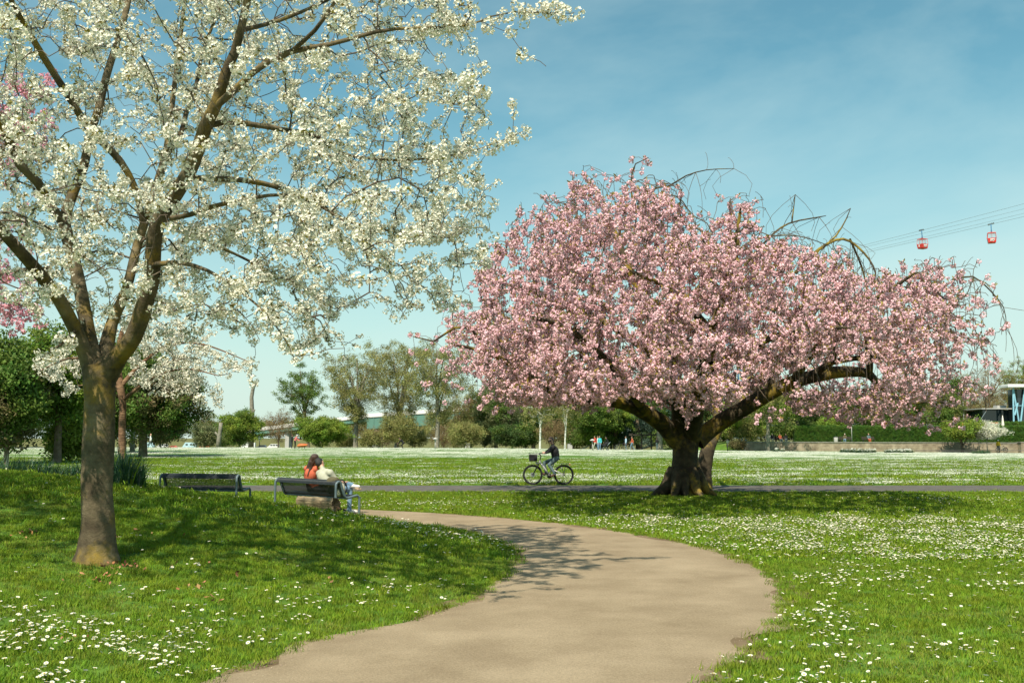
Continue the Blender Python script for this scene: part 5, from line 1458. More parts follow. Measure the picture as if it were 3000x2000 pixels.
# clumps of white daffodils and a small green tussock
wd_p = []
for i in range(2):
    mb = MB()
    for k in range(7):
        a = random.uniform(0, 6.28); c = Vector((random.uniform(-.12, .12), random.uniform(-.12, .12), random.uniform(.30, .42)))
        for j in range(6):
            an = 6.283 * j / 6; petal(mb, c, Vector((math.cos(an), -.3, math.sin(an))).normalized(), Vector((0, -1, 0)), .045, .018, 0, 0)
    wd_p.append(proto('white_daffodil_%d' % i, mb, [M['petal_daisy']]))
C_WDAF = proto_collection('white_daffodils', wd_p)
def daf_clump(label, x0, x1, y_px, n, flowers=True):
    Yc = 122.0
    X0, X1 = at(x0, y_px, Yc).x, at(x1, y_px, Yc).x
    c = on((X0 + X1) / 2, Yc)
    r = empty('daffodil_clump', c, 0, label, 'plants')
    x = RNG.uniform(-1, 1, n); y = RNG.uniform(-1, 1, n); k = x * x + y * y < 1
    x, y = x[k] * (X1 - X0) / 2, y[k] * .9
    scatter('leaves', np.stack([x, y, np.zeros(len(x))], 1), C_REED, r, RNG.uniform(.7, 1.0, len(x)))
    if flowers: scatter('flowers', np.stack([x, y, RNG.uniform(-.12, .12, len(x))], 1)[::2], C_WDAF, r, RNG.uniform(.8, 1.2, len(x[::2])))
    return r
daf_clump('wider clump of white daffodils before the wall, left of the other clump', 2462, 2566, 1322, 260)
daf_clump('clump of white daffodils before the wall, nearer the multi-stemmed shrub', 2592, 2674, 1322, 220)
daf_clump('small flowerless green tussock beside the paved lane', 2852, 2902, 1335, 70, False)
daf_clump('sparse pale clump of daffodils near the weeping tree trunk', 2262, 2300, 1322, 26)

# pavilion with white roof and blue V struts
PV = at(2960, 1240, 156); pz = tz
pav = empty('glass_pavilion', (at(2950, 1240, 156).x, 156, pz), 0, 'tall glazed pavilion with a white roof edge and pale blue steel struts', 'building')
def lp(x, y, Y=156.): return at(x, y, Y) - Vector((at(2950, 1240, 156).x, 156, pz))
r0 = lp(2948, 1130); 
MB().box((r0.x + 9, .7, r0.z), (18, 2.6, .5)).build('roof', M['white_paint'], pav, bevel=.12)
gl = MB(); gl.box((r0.x + 10.9, 2.0, (r0.z - .3) / 2), (18, 3, r0.z - .6)); gl.build('glazing', M['glass'], pav)
for xa, xb, ya, yb in ((2970, 2972, 1137, 1240), (2970, 2988, 1137, 1240), (3004, 2992, 1137, 1240), (3004, 3022, 1137, 1240), (3040, 3024, 1137, 1240), (2975, 2984, 1215, 1180)):
    p, q_ = lp(xa, ya), lp(xb, yb); p.y = q_.y = .2
    MB().tube([p, q_], .13, 8).build('strut', M['light_blue'], pav)
p, q_ = lp(2968, 1188), lp(3030, 1188); p.y = q_.y = .15
MB().tube([p, q_], .06, 6).build('tie_bar', M['light_blue'], pav)
low = empty('flat_roof_kiosk', (at(2870, 1240, 158).x, 158, pz), 0, 'low dark kiosk with a thin flat roof left of the glazed pavilion', 'building')
def kp(x, y): return at(x, y, 158.) - Vector((at(2870, 1240, 158).x, 158, pz))
a_, b_ = kp(2862, 1201), kp(2968, 1197)
MB().box(((a_.x + b_.x) / 2 + .4, 3, b_.z), (b_.x - a_.x, 7.5, .16)).build('roof', M['concrete'], low)
MB().box(((a_.x + b_.x) / 2 + .9, 3.6, b_.z / 2 - .1), (b_.x - a_.x - .8, 5.5, b_.z - .15)).build('glazed_wall', M['glass'], low)
MB().tube([kp(2867, 1232) + Vector((0, -.5, 0)), kp(2886, 1202) + Vector((0, -.5, 0))], .06, 6).build('brace', M['steel'], low)
MB().box((b_.x - .9, 2.5, b_.z + .35), (1.4, 1.4, .5)).build('roof_vent', M['concrete'], low)
def parasol(x, top, label):
    g_ = at(x, 1240, 150); r = empty('closed_parasol', (g_.x, 150, pz), 0, label, 'parasol')
    h = at(x, top, 150).z - pz
    MB().tube([(0, 0, 0), (0, 0, h)], .03, 6).build('pole', M['wood_dark'], r)
    MB().lathe([(.05, h * .32), (.30, h * .36), (.24, h * .6), (.13, h * .85), (.03, h + .04)], n=10).build('canopy', M['parasol'], r, True)
parasol(2938, 1217, 'cream closed parasol between the kiosk and the pale blue struts')
parasol(2855, 1224, 'cream closed parasol at the left end of the kiosk')
rl = empty('orange_railing', (at(2860, 1240, 151).x, 151, pz), 0, 'orange timber railing in front of the kiosk', 'railing')
X0 = at(2860, 1240, 151).x
for x in (2862, 2889, 2919):
    MB().box((at(x, 1240, 151).x - X0, 0, 1.4), (.18, .18, 2.9)).build('post', M['orange'], rl)
MB().box((at(2890, 1240, 151).x - X0, -.12, at(2890, 1238, 151).z - pz), (at(2921, 0, 151).x - at(2858, 0, 151).x, .08, .14)).build('rail', M['orange'], rl)

# ------------------------------------------------------------------ lamp posts, posts, bins
def lamp(name, label, x, Y, ybase, ytop, style, group=None):
    g_ = on(at(x, ybase, Y).x, Y); h = at(x, ytop, Y).z - g_.z
    r = empty(name, g_, 0, label, 'lamp', group)
    MB().tube([(0, 0, -.1), (0, 0, h - .25)], [.06, .045], 8).build('pole', M['concrete'] if style != 'dark' else M['black_metal'], r, True)
    if style == 'mush':
        MB().lathe([(.05, h - .45), (.16, h - .42), (.17, h - .2)], n=12).build('lantern', M['pane'], r, True)
        MB().lathe([(.34, h - .2), (.30, h - .14), (.05, h)], n=12).build('lamp_shade', M['concrete'], r, True)
    elif style == 'dark':
        MB().lathe([(.10, h - .5), (.22, h - .1), (.2, h - .08)], n=8).build('lantern', M['pane'], r, True)
        MB().lathe([(.26, h - .08), (.05, h + .06)], n=8).build('lamp_shade', M['black_metal'], r, True)
    else:
        MB().tube([(0, 0, h - .26), (0, 0, h - .1), (.25, 0, h)], [.045, .04, .03], 6).build('arm', M['concrete'], r, True)
        MB().box((.3, 0, h), (.6, .2, .08)).build('lamp_head', M['white_paint'], r)
    return r
lamp('lamp_post', 'slim lamp post with a mushroom shade beside the group of walkers', 1736, 118, 1316, 1285, 'mush')
lamp('lamp_post', 'dark lantern post in front of the car park', 760, 130, 1314, 1278, 'dark')
lamp('lamp_post', 'short lamp post at the foot of the willow with bare grey trunk', 1275, 121, 1316, 1281, 'mush')
lamp('street_lamp', 'tall thin street lamp behind the stone wall', 2496, 141, 1293, 1222, 'arm')
lamp('lamp_post', 'short lamp post at the left end of the stone wall', 2132, 124, 1317, 1288, 'dark')
g_ = on(at(1664 + 10, 1310, 130).x, 130)
fp = empty('flag_pole', (at(2824, 1240, 175).x, 175, tz), 0, 'white pole standing among the trees left of the kiosk', 'pole')
MB().tube([(0, 0, 0), (0, 0, at(2823, 1095, 175).z - tz)], [.09, .06], 8).build('mast', M['white_paint'], fp, True)
MB().ell((0, 0, at(2823, 1095, 175).z - tz), .12).build('finial', M['white_paint'], fp, True)
tb = empty('litter_bin', (at(2449, 1290, 142).x, 142, tz), 0, 'grey litter bin in front of the hedge', 'bin')
MB().lathe([(.26, 0), (.28, .1), (.30, .78), (.28, .82)], n=14).build('body', M['concrete'], tb, True)
MB().lathe([(.31, .82), (.30, .88), (.05, .93)], n=14).build('lid', M['black_metal'], tb, True)
pg = empty('timber_pergola', on(at(1880, 1310, 150).x, 150), 0, 'dark timber pergola frame beneath the cedar', 'pergola')
po = on(at(1880, 1310, 150).x, 150)
hz = at(1880, 1274, 150).z - po.z
for x in (1852, 1880, 1908, 1930):
    MB().box((at(x, 1300, 150).x - po.x, 0, hz / 2), (.2, .2, hz)).build('post', M['wood_dark'], pg)
    MB().box((at(x, 1300, 150).x - po.x, 1.5, hz + .2), (.12, 3.6, .16)).build('rafter', M['wood_dark'], pg)
MB().box((at(1890, 1300, 150).x - po.x, 0, hz + .03), (at(1935, 0, 150).x - at(1845, 0, 150).x, .18, .2)).build('beam', M['wood_dark'], pg)

# ------------------------------------------------------------------ cable car
cw = empty('cableway', at(2150, 845, 214), 0, 'parallel steel cables of the cableway rising to the right above the pink cherry', 'cable')
co = at(2150, 845, 214)
CAB = [((2600, 700.5), (3000, 597)), ((2600, 708), (3000, 612)), ((2600, 719.5), (3000, 625)), ((2600, 725.5), (3000, 634.5))]
for k, ((xa, ya), (xb, yb)) in enumerate(CAB):
    pts = []
    for i in range(25):
        x = 2150 + (3700 - 2150) * i / 24
        u = (x - 2600) / 400
        y = ya + (yb - ya) * u - 2.2 * u * (1 - u) * -1 * (1 if 0 <= u <= 1 else .6)
        Yd = 208 + (k >= 2) * 3.0 - .004 * (x - 2600)
        pts.append(at(x, y, Yd) - co)
    MB().tube(pts, .032 if k in (0, 3) else .026, 5).build('cable', M['cable'], cw)
py_ = empty('cableway_pylon', (co.x - .5, 214, Ts(co.x, 214)), 0, 'steel support pylon of the cableway behind the pink cherry crown', 'pylon')
hh = co.z - Ts(co.x, 214)
for sx in (-1, 1):
    for sy in (-1, 1):
        MB().tube([(sx * 2.0, sy * 2.0, -.5), (sx * .6, sy * .6, hh - 1)], [.16, .11], 6).build('leg', M['blue_steel'], py_)
mb = MB()
for i in range(12):
    z0, z1 = hh * i / 12, hh * (i + 1) / 12
    s0, s1 = 2 - 1.4 * i / 12, 2 - 1.4 * (i + 1) / 12
    for sx, sy, ex2, ey2 in ((-1, -1, 1, -1), (1, -1, 1, 1), (1, 1, -1, 1), (-1, 1, -1, -1)):
        mb.tube([(sx * s0, sy * s0, z0), (ex2 * s1, ey2 * s1, z1 - .3)], .05, 4)
mb.build('lattice', M['blue_steel'], py_)
MB().box((.5, 1.5, hh - .4), (3, 7, .5)).build('saddle_beam', M['blue_steel'], py_)
def gondola(label, x, ytop, ybase, ycable, Y, rz):
    ztop = at(x, ycable, Y).z
    zc = at(x, ybase, Y).z
    r = empty('gondola_cabin', (at(x, ybase, Y).x, Y, zc), R(rz), label, 'cable car')
    hcab = at(x, ytop, Y).z - zc
    w, d = 1.75, 1.45
    zs = hcab * .44
    mb = MB()
    def ring(z, k): return [(-w / 2 * k, -d / 2 * k, z), (w / 2 * k, -d / 2 * k, z), (w / 2 * k, d / 2 * k, z), (-w / 2 * k, d / 2 * k, z)]
    V = ring(0, .80) + ring(.12, .88) + ring(zs, 1.0)
    F = [(3, 2, 1, 0)] + [(a * 4 + i, a * 4 + (i + 1) % 4, (a + 1) * 4 + (i + 1) % 4, (a + 1) * 4 + i) for a in range(2) for i in range(4)] + [(8, 9, 10, 11)]
    bd = mb.add(V, F).build('lower_body', M['red_paint'], r, bevel=.03)
    mk = MB(); mk.box((.12, -d / 2 * .985 - .012, zs * .70), (.95, .02, zs * .22)); mk.box((.02, -d / 2 * .955 - .012, zs * .42), (.75, .02, zs * .10))
    mk.build('white_marking', M['white_paint'], bd)
    mk = MB(); mk.box((-w / 2 * .97 - .012, .1, zs * .62), (.02, .25, zs * .5)); mk.build('white_marking', M['white_paint'], bd)
    for sx in (-1, 1):
        for sy in (-1, 1):
            MB().tube([(sx * w / 2 * .99, sy * d / 2 * .99, zs - .02), (sx * w / 2 * .88, sy * d / 2 * .88, hcab - .18)], .035, 6).build('window_post', M['red_paint'], r)
    for sx in (-1, 1):
        MB().tube([(0, sx * d / 2 * .99, zs), (0, sx * d / 2 * .88, hcab - .18)], .022, 6).build('window_post', M['red_paint'], r)
        MB().tube([(sx * w / 2 * .99, 0, zs), (sx * w / 2 * .88, 0, hcab - .18)], .022, 6).build('window_post', M['red_paint'], r)
    for (x0_, y0_, x1_, y1_) in ((-1, -1, 1, -1), (1, -1, 1, 1), (1, 1, -1, 1), (-1, 1, -1, -1)):
        MB().add([(x0_ * w / 2 * .975, y0_ * d / 2 * .975, zs), (x1_ * w / 2 * .975, y1_ * d / 2 * .975, zs), (x1_ * w / 2 * .87, y1_ * d / 2 * .87, hcab - .2), (x0_ * w / 2 * .87, y0_ * d / 2 * .87, hcab - .2)], [(0, 1, 2, 3)]).build('window', M['pane'], r)
    V = ring(hcab - .19, .93) + ring(hcab - .08, .9) + ring(hcab, .55)
    MB().add(V, F).build('roof', M['red_paint'], r, bevel=.03)
    zt = ztop - zc
    hg = MB().tube([(0, 0, hcab - .05), (0, 0, hcab + .5), (0, .05, zt - .6), (0, .12, zt - .15)], [.17, .10, .10, .13], 8).build('hanger', M['blue_steel'], r, True)
    cg = MB(); cg.box((0, .12, zt - .12), (1.3, .22, .22), Matrix.Rotation(R(-14), 3, 'Y')); 
    cr = cg.build('carriage', M['steel'], r)
    for k in (-.5, -.17, .17, .5):
        MB().ell((k, .12, zt - .0 + k * .25), (.13, .06, .13), 10, 6).build('sheave', M['black_metal'], cr, True)
    return r
gondola('red cable car cabin hanging from the topmost cable', 2703, 699, 729, 673, 208, 24)
gondola('red cable car cabin hanging from the lowest cable', 2906, 681, 712.5, 655, 211, -20)

# ------------------------------------------------------------------ people
def remesh(parts, voxel, smooth_it=4, name='tmp'):
    mb = MB()
    for p in parts:
        if p[0] == 'c':       # tapered capsule
            _, a, b, ra, rb_ = p
            a, b = Vector(a), Vector(b)
            n = 4
            pts = [a.lerp(b, i / n) for i in range(n + 1)]; rad = [ra + (rb_ - ra) * i / n for i in range(n + 1)]
            mb.tube(pts, rad, 12); mb.ell(a, ra, 12, 8); mb.ell(b, rb_, 12, 8)
        else:                 # ellipsoid, optional rotation
            _, c, r = p[:3]
            mb.ell(c, r, 16, 12, p[3] if len(p) > 3 else None)
    me = bpy.data.meshes.new(name); me.from_pydata(mb.v, [], mb.f)
    o = bpy.data.objects.new(name, me); COL.objects.link(o)
    md = o.modifiers.new('r', 'REMESH'); md.mode = 'VOXEL'; md.voxel_size = voxel; md.use_smooth_shade = True
    if smooth_it:
        ms = o.modifiers.new('s', 'SMOOTH'); ms.iterations = smooth_it; ms.factor = .5
    dg = bpy.context.evaluated_depsgraph_get()
    out = bpy.data.meshes.new_from_object(o.evaluated_get(dg))
    bpy.data.objects.remove(o); bpy.data.meshes.remove(me)
    return out

def person(name, label, loc, rz, J, look, voxel=.02, group=None, fingers=True):
    """J: joints of the figure (faces +X, left is +Y); look: materials and hair"""
    root = empty(name, loc, rz, label, 'person', group)
    V = {k: Vector(v) for k, v in J.items()}
    parts, bones = [], []
    def bone(a, b, ra, rb_, key, w=1.0):
        parts.append(('c', a, b, ra, rb_)); bones.append((Vector(a), Vector(b), key, max(ra, rb_)))
    up = (V['neck'] - V['pelvis']).normalized()
    ch = V['chest']
    side = (V['shoulder_l'] - V['shoulder_r']).normalized()
    fwd = side.cross(up).normalized()
    top, bot, shoe, slv = look['top'], look['bottom'], look['shoe'], look.get('sleeve', 'top')
    mats = [M['skin'], M[top], M[bot], M[shoe]]
    bk_ = look.get('bulk', 1.0); ba = 1 + (bk_ - 1) * .9
    KEY = {'skin': 0, 'top': 1, 'bottom': 2, 'shoe': 3}
    # torso
    rot = Matrix((fwd, side, up)).transposed()
    parts.append(('e', V['pelvis'] + up * .04, (.125, .165, .15), rot)); bones.append((V['pelvis'] - up * .04, V['pelvis'] + up * .02, 'bottom', .1))
    mid = V['pelvis'].lerp(ch, .5)
    parts.append(('e', mid, (.12 * bk_, .155 * bk_, .20), rot)); bones.append((V['pelvis'] + up * .13, ch, 'top', .15))
    parts.append(('e', ch, (.125 * bk_, .175 * bk_, .20), rot)); bones.append((ch, V['neck'] - up * .10, 'top', .15))
    for s in 'lr':
        parts.append(('c', V['neck'] - up * .09, V['shoulder_' + s], .075 * ba, .068 * ba)); bones.append((V['neck'] - up * .1, V['shoulder_' + s], 'top', .07))
        bone(V['shoulder_' + s], V['elbow_' + s], .062 * ba, .047 * ba, 'top')
        bone(V['elbow_' + s], V['wrist_' + s], .046 * (ba if slv == 'top' else 1), .032 * (ba if slv == 'top' else 1), 'top' if slv == 'top' else 'skin')
        d = (V['wrist_' + s] - V['elbow_' + s]).normalized()
        hd = V.get('hand_' + s, V['wrist_' + s] + d * .09)
        hdv = (hd - V['wrist_' + s]).normalized()
        bone(V['wrist_' + s], V['wrist_' + s] + hdv * .085, .030, .036, 'skin')
        if fingers:
            lat = hdv.cross(fwd if abs(hdv.dot(fwd)) < .8 else up).normalized()
            crl = hdv.cross(lat).normalized()
            if crl.z > 0: crl = -crl
            pb = V['wrist_' + s] + hdv * .085
            for k, ln in enumerate((.068, .078, .072, .056)):
                f0 = pb + lat * (.030 - .020 * k)
                f1 = f0 + (hdv * .8 + crl * .35).normalized() * ln * .55
                f2 = f1 + (hdv * .3 + crl * .9).normalized() * ln * .45
                bone(f0, f1, .0105, .0095, 'skin'); bone(f1, f2, .0095, .008, 'skin')
            th0 = V['wrist_' + s] + hdv * .03 + lat * .03
            th1 = th0 + (lat * .7 + hdv * .6).normalized() * .04
            bone(th0, th1, .012, .0105, 'skin'); bone(th1, th1 + (hdv * .8 + crl * .5).normalized() * .03, .0105, .009, 'skin')
        hip = V.get('hip_' + s, V['pelvis'] + side * (.09 if s == 'l' else -.09) - up * .02)
        bone(hip, V['knee_' + s], .092, .062, 'bottom')
        bone(V['knee_' + s], V['ankle_' + s], .062, .046, 'bottom')
        heel = V['ankle_' + s]
        toe = V['toe_' + s]
        fdv = (toe - heel); 
        bone(heel + Vector((0, 0, -.035)) - fdv.normalized() * .03, toe, .045, .036, 'shoe')
    bone(V['neck'] - up * .08, V['neck'] + (V['head'] - V['neck']) * .4, .056, .050, 'skin')
    # head
    hu = (V['head'] - V['neck']).normalized()
    hf = Vector(J.get('face', tuple(fwd))); hf = (hf - hu * hf.dot(hu)).normalized(); hs = hu.cross(hf)
    hr = Matrix((hf, hs, hu)).transposed()
    H = V['head']
    parts.append(('e', H + hu * .015, (.096, .076, .115), hr)); bones.append((H - hu * .06, H + hu * .06, 'skin', .09))
    parts.append(('e', H + hf * .03 - hu * .055, (.058, .052, .062), hr))
    parts.append(('e', H + hf * .092 - hu * .012, (.018, .014, .026), hr))
    for s in (1, -1): parts.append(('e', H + hs * .078 * s - hu * .008, (.018, .010, .03), hr))
    me = remesh(parts, voxel)
    # clothing by nearest bone
    vco = np.zeros(len(me.vertices) * 3); me.vertices.foreach_get('co', vco); vco = vco.reshape(-1, 3)
    nf = len(me.polygons)
    cen = np.zeros(nf * 3); me.polygons.foreach_get('center', cen); cen = cen.reshape(-1, 3)
    best = np.full(nf, 1e9); mi = np.zeros(nf, int)
    for a, b, k, r in bones:
        a, b = np.array(a), np.array(b); ab = b - a; L2 = (ab @ ab) + 1e-9
        t = np.clip((cen - a) @ ab / L2, 0, 1)
        dd = np.linalg.norm(cen - a - t[:, None] * ab, axis=1) - r
        m = dd < best; best[m] = dd[m]; mi[m] = KEY[k]
    for m in mats: me.materials.append(m)
    me.polygons.foreach_set('material_index', mi.astype(np.int32))
    me.polygons.foreach_set('use_smooth', np.ones(nf, bool))
    body = link_mesh('body', me, root)
    hm = M[look['hair']]
    hp = [('e', H - hf * .018 + hu * .035, (.102, .087, .106), hr), ('e', H - hf * .05 - hu * .005, (.07, .082, .09), hr)]
    if look.get('long'):
        b1 = H - hf * .07 - hu * .06; b2 = V['neck'] - fwd * .07 - up * .03; b3 = ch - fwd * .125 + up * .02
        for o_ in (-.05, 0, .05):
            hp += [('c', b1 + hs * o_, b2 + side * o_ * 1.3, .045, .04), ('c', b2 + side * o_ * 1.3, b3 + side * o_ * 1.5, .04, .018)]
        for s in (1, -1): hp.append(('c', H + hs * .07 * s + hu * .02, H + hs * .07 * s - hu * .10 - hf * .02, .035, .03))
    if look.get('hair') != 'none':
        hme = remesh(hp, voxel * .8, 2); hme.materials.append(hm)
        # keep the face clear of hair
        bm = bmesh.new(); bm.from_mesh(hme)
        for v in bm.verts:
            l = v.co - H
            f_, u_ = l.dot(hf), l.dot(hu)
            if f_ > .035 and u_ < .065: v.co -= hf * min(.08, (f_ - .035) * 1.3)
        bm.to_mesh(hme); bm.free()
        link_mesh('hair', hme, root, smooth=True)
    for s in (1, -1):
        MB().ell(H + hf * .083 + hs * .032 * s + hu * .012, (.012, .016, .010), 8, 6, hr).build('eye', M['black_cloth'], root, True)
    MB().ell(H + hf * .078 - hu * .062, (.012, .026, .007), 8, 6, hr).build('mouth', M['terracotta'], root, True)
    if look.get('glasses'):
        mb = MB()
        for s in (1, -1): mb.ell(H + hf * .094 + hs * .036 * s + hu * .012, (.014, .033, .026), 10, 6, hr)
        mb.tube([H + hf * .1 - hs * .03 + hu * .016, H + hf * .1 + hs * .03 + hu * .016], .005, 5)
        for s in (1, -1): mb.tube([H + hf * .09 + hs * .066 * s + hu * .016, H - hf * .02 + hs * .088 * s + hu * .016], .005, 5)
        mb.build('sunglasses', M['black_metal'], root, True)
    if look.get('helmet'):
        MB().ell(H + hu * .06, (.125, .10, .085), 14, 8, hr).build('helmet', M[look['helmet']], root, True)
    return root

def pose(kind, s=1.0):
    J = dict(pelvis=(0, 0, .94), chest=(0, 0, 1.24), neck=(0, 0, 1.47), head=(.02, 0, 1.62),
             shoulder_l=(0, .18, 1.40), shoulder_r=(0, -.18, 1.40), elbow_l=(-.03, .24, 1.12), elbow_r=(-.03, -.24, 1.12), wrist_l=(.08, .24, .88), wrist_r=(.08, -.24, .88),
             knee_l=(.03, .10, .50), knee_r=(.03, -.10, .50), ankle_l=(-.02, .10, .085), ankle_r=(-.02, -.10, .085), toe_l=(.14, .11, .038), toe_r=(.14, -.11, .038))
    if kind == 'walk':
        J.update(knee_l=(.20, .09, .52), ankle_l=(.26, .09, .10), toe_l=(.42, .10, .06), knee_r=(-.02, -.09, .50), ankle_r=(-.30, -.09, .14), toe_r=(-.18, -.10, .04),
                 elbow_l=(-.14, .23, 1.13), wrist_l=(-.10, .24, .90), elbow_r=(.06, -.23, 1.13), wrist_r=(.22, -.22, .95))
    if kind == 'reach':
        J.update(pelvis=(0, 0, .92), chest=(.08, 0, 1.2), neck=(.17, 0, 1.41), head=(.25, 0, 1.54), shoulder_l=(.13, .18, 1.35), shoulder_r=(.13, -.18, 1.35), elbow_l=(.30, .2, 1.15), wrist_l=(.48, .18, 1.0), elbow_r=(.28, -.2, 1.12), wrist_r=(.46, -.18, .96))
    if kind == 'bend':
        J.update(pelvis=(-.1, 0, .72), chest=(.12, 0, .98), neck=(.28, 0, 1.12), head=(.38, 0, 1.22), shoulder_l=(.22, .18, 1.08), shoulder_r=(.22, -.18, 1.08), elbow_l=(.36, .2, .85), wrist_l=(.55, .18, .70), elbow_r=(.36, -.2, .85), wrist_r=(.55, -.18, .66),
                 knee_l=(.16, .12, .46), knee_r=(.14, -.12, .46))
    if kind == 'sit':
        J.update(pelvis=(0, 0, .53), chest=(-.06, 0, .83), neck=(-.05, 0, 1.05), head=(-.02, 0, 1.20), shoulder_l=(-.05, .18, .99), shoulder_r=(-.05, -.18, .99), elbow_l=(.06, .23, .74), wrist_l=(.27, .15, .64), elbow_r=(.06, -.23, .74), wrist_r=(.27, -.15, .64),
                 knee_l=(.44, .11, .52), knee_r=(.44, -.11, .52), ankle_l=(.46, .11, .10), ankle_r=(.46, -.11, .10), toe_l=(.62, .12, .04), toe_r=(.62, -.12, .04))
    return J

# ------------------------------------------------------------------ benches
def bench(label, loc, rz, Lb=2.4):
    """local x runs along the bench, local y to the front"""
    r = empty('park_bench', loc, rz, label, 'bench')
    hb_, sd = .735, .60
    for x in (0, Lb):
        pts = [(x, -.02, -.06), (x, -.02, .60), (x, 0.0, .70), (x, .05, .735), (x, .10, .70), (x, .135, .60), (x, .20, .44), (x, .235, .395), (x, .29, .385), (x, .48, .425), (x, .54, .425), (x, .575, .39), (x, .585, .30), (x, .585, -.06)]
        P, _ = cat_rom([(Vector(p), 0) for p in pts], .03)
        MB().tube(P, .026, 10).build('end_frame', M['steel'], r, True)
    prof = [(-.005, .665), (.01, .715), (.05, .752), (.095, .722), (.12, .655), (.16, .55), (.205, .44), (.25, .40), (.30, .398), (.40, .417), (.50, .438), (.545, .43), (.56, .40)]
    P, _ = cat_rom([(Vector((0, a, b)), 0) for a, b in prof], .012)
    d = np.r_[0, np.cumsum([(P[i + 1] - P[i]).length for i in range(len(P) - 1)])]
    n = 44
    tt = np.linspace(0, d[-1], n)
    yz = [(float(np.interp(t, d, [p.y for p in P])), float(np.interp(t, d, [p.z for p in P]))) for t in tt]
    bk = MB(); se = MB()
    for y, z in yz:
        (bk if z > .45 and y < .2 else se).tube([(.03, y, z), (Lb - .03, y, z)], .0062, 4, caps=False)
    m = int(26 * Lb)
    kb = next(i for i, (y, z) in enumerate(yz) if y > .19)
    for i in range(m + 1):
        x = .04 + (Lb - .08) * i / m
        bk.tube([(x, y, z) for y, z in yz[:kb + 1]], .0048, 4, caps=False)
        se.tube([(x, y, z) for y, z in yz[kb:]], .0048, 4, caps=False)
    # folded rim at the top edge
    bk.tube([(.02, .05, .755), (Lb - .02, .05, .755)], .012, 6)
    bk.tube([(.02, -.005, .668), (Lb - .02, -.005, .668)], .008, 6)
    bk.tube([(.02, .20, .445), (Lb - .02, .20, .445)], .008, 6)
    tag(bk.build('back_mesh', M['mesh_steel'], r), kind='stuff')
    tag(se.build('seat_mesh', M['mesh_steel'], r), kind='stuff')
    # flat side bars that carry the mesh
    for x in (.04, Lb - .04):
        Pb = [(x, y, z) for y, z in yz[::3]]
        MB().tube(Pb, .016, 6).build('side_bar', M['mesh_steel'], r)
    MB().tube([(0, .25, .375), (Lb, .25, .375)], .016, 8).build('cross_bar', M['steel'], r)
    MB().tube([(0, .50, .40), (Lb, .50, .40)], .016, 8).build('cross_bar', M['steel'], r)
    return r
B2R = flat(985, 1514); ax2 = Vector((.70, -.714, 0)).normalized()
B2L = B2R - ax2 * 2.4
b2_loc = Vector((B2L.x, B2L.y, 0.0))
rz2 = math.atan2(ax2.y, ax2.x)
bench2 = bench('blue-grey steel mesh bench with a couple sitting on it', b2_loc, rz2)
B1R = Vector((at(694, 1440, 22.4).x, 22.4, 0)); ax1 = Vector((.965, -.26, 0)).normalized()
B1L = B1R - ax1 * 1.95
bench1 = bench('empty blue-grey steel mesh bench half hidden by the mound', Vector((B1L.x, B1L.y, .09)), math.atan2(ax1.y, ax1.x), 1.95)

# weathered log lying by the bench
lg_a, lg_b = at(880, 1490, 19.3), at(985, 1492, 18.9)
lz = Ts(lg_a.x, lg_a.y)
lgc = empty('log', (lg_a.x, 19.3, Ts(lg_a.x, 19.3) + .05), math.atan2(lg_b.y - lg_a.y, lg_b.x - lg_a.x), 'short weathered log lying in the grass under the occupied bench', 'log')
ll = (lg_b - lg_a).length
mb = MB(); V_, F_ = [], []
for i in range(14):
    x = ll * i / 13
    for k in range(18):
        a = 6.283 * k / 18
        rr = .135 * (1 + .16 * math.sin(3 * a + .6) + .07 * math.sin(7 * a) + random.uniform(-.05, .05))
        V_.append((x + (random.uniform(-.03, .03) if i == 13 else 0), rr * math.cos(a), .10 - .012 * i / 13 + rr * math.sin(a)))
F_ = [(i * 18 + k, i * 18 + (k + 1) % 18, (i + 1) * 18 + (k + 1) % 18, (i + 1) * 18 + k) for i in range(13) for k in range(18)]
mb.add(V_, F_); mb.build('bark', M['log'], lgc, True)
eb = MB(); ring = V_[13 * 18:]; eb.add([(ll - .05, 0, .09)] + ring, [(0, 1 + k, 1 + (k + 1) % 18) for k in range(18)]); eb.build('broken_end', M['log_end'], lgc)

# the couple: local +X of a figure is the way it faces -> bench front is local +y of the bench
rz_p = rz2 + math.pi / 2
fr2 = Vector((-ax2.y, ax2.x, 0))
def seat_at(t, y): return b2_loc + ax2 * t + fr2 * y
J = pose('sit')
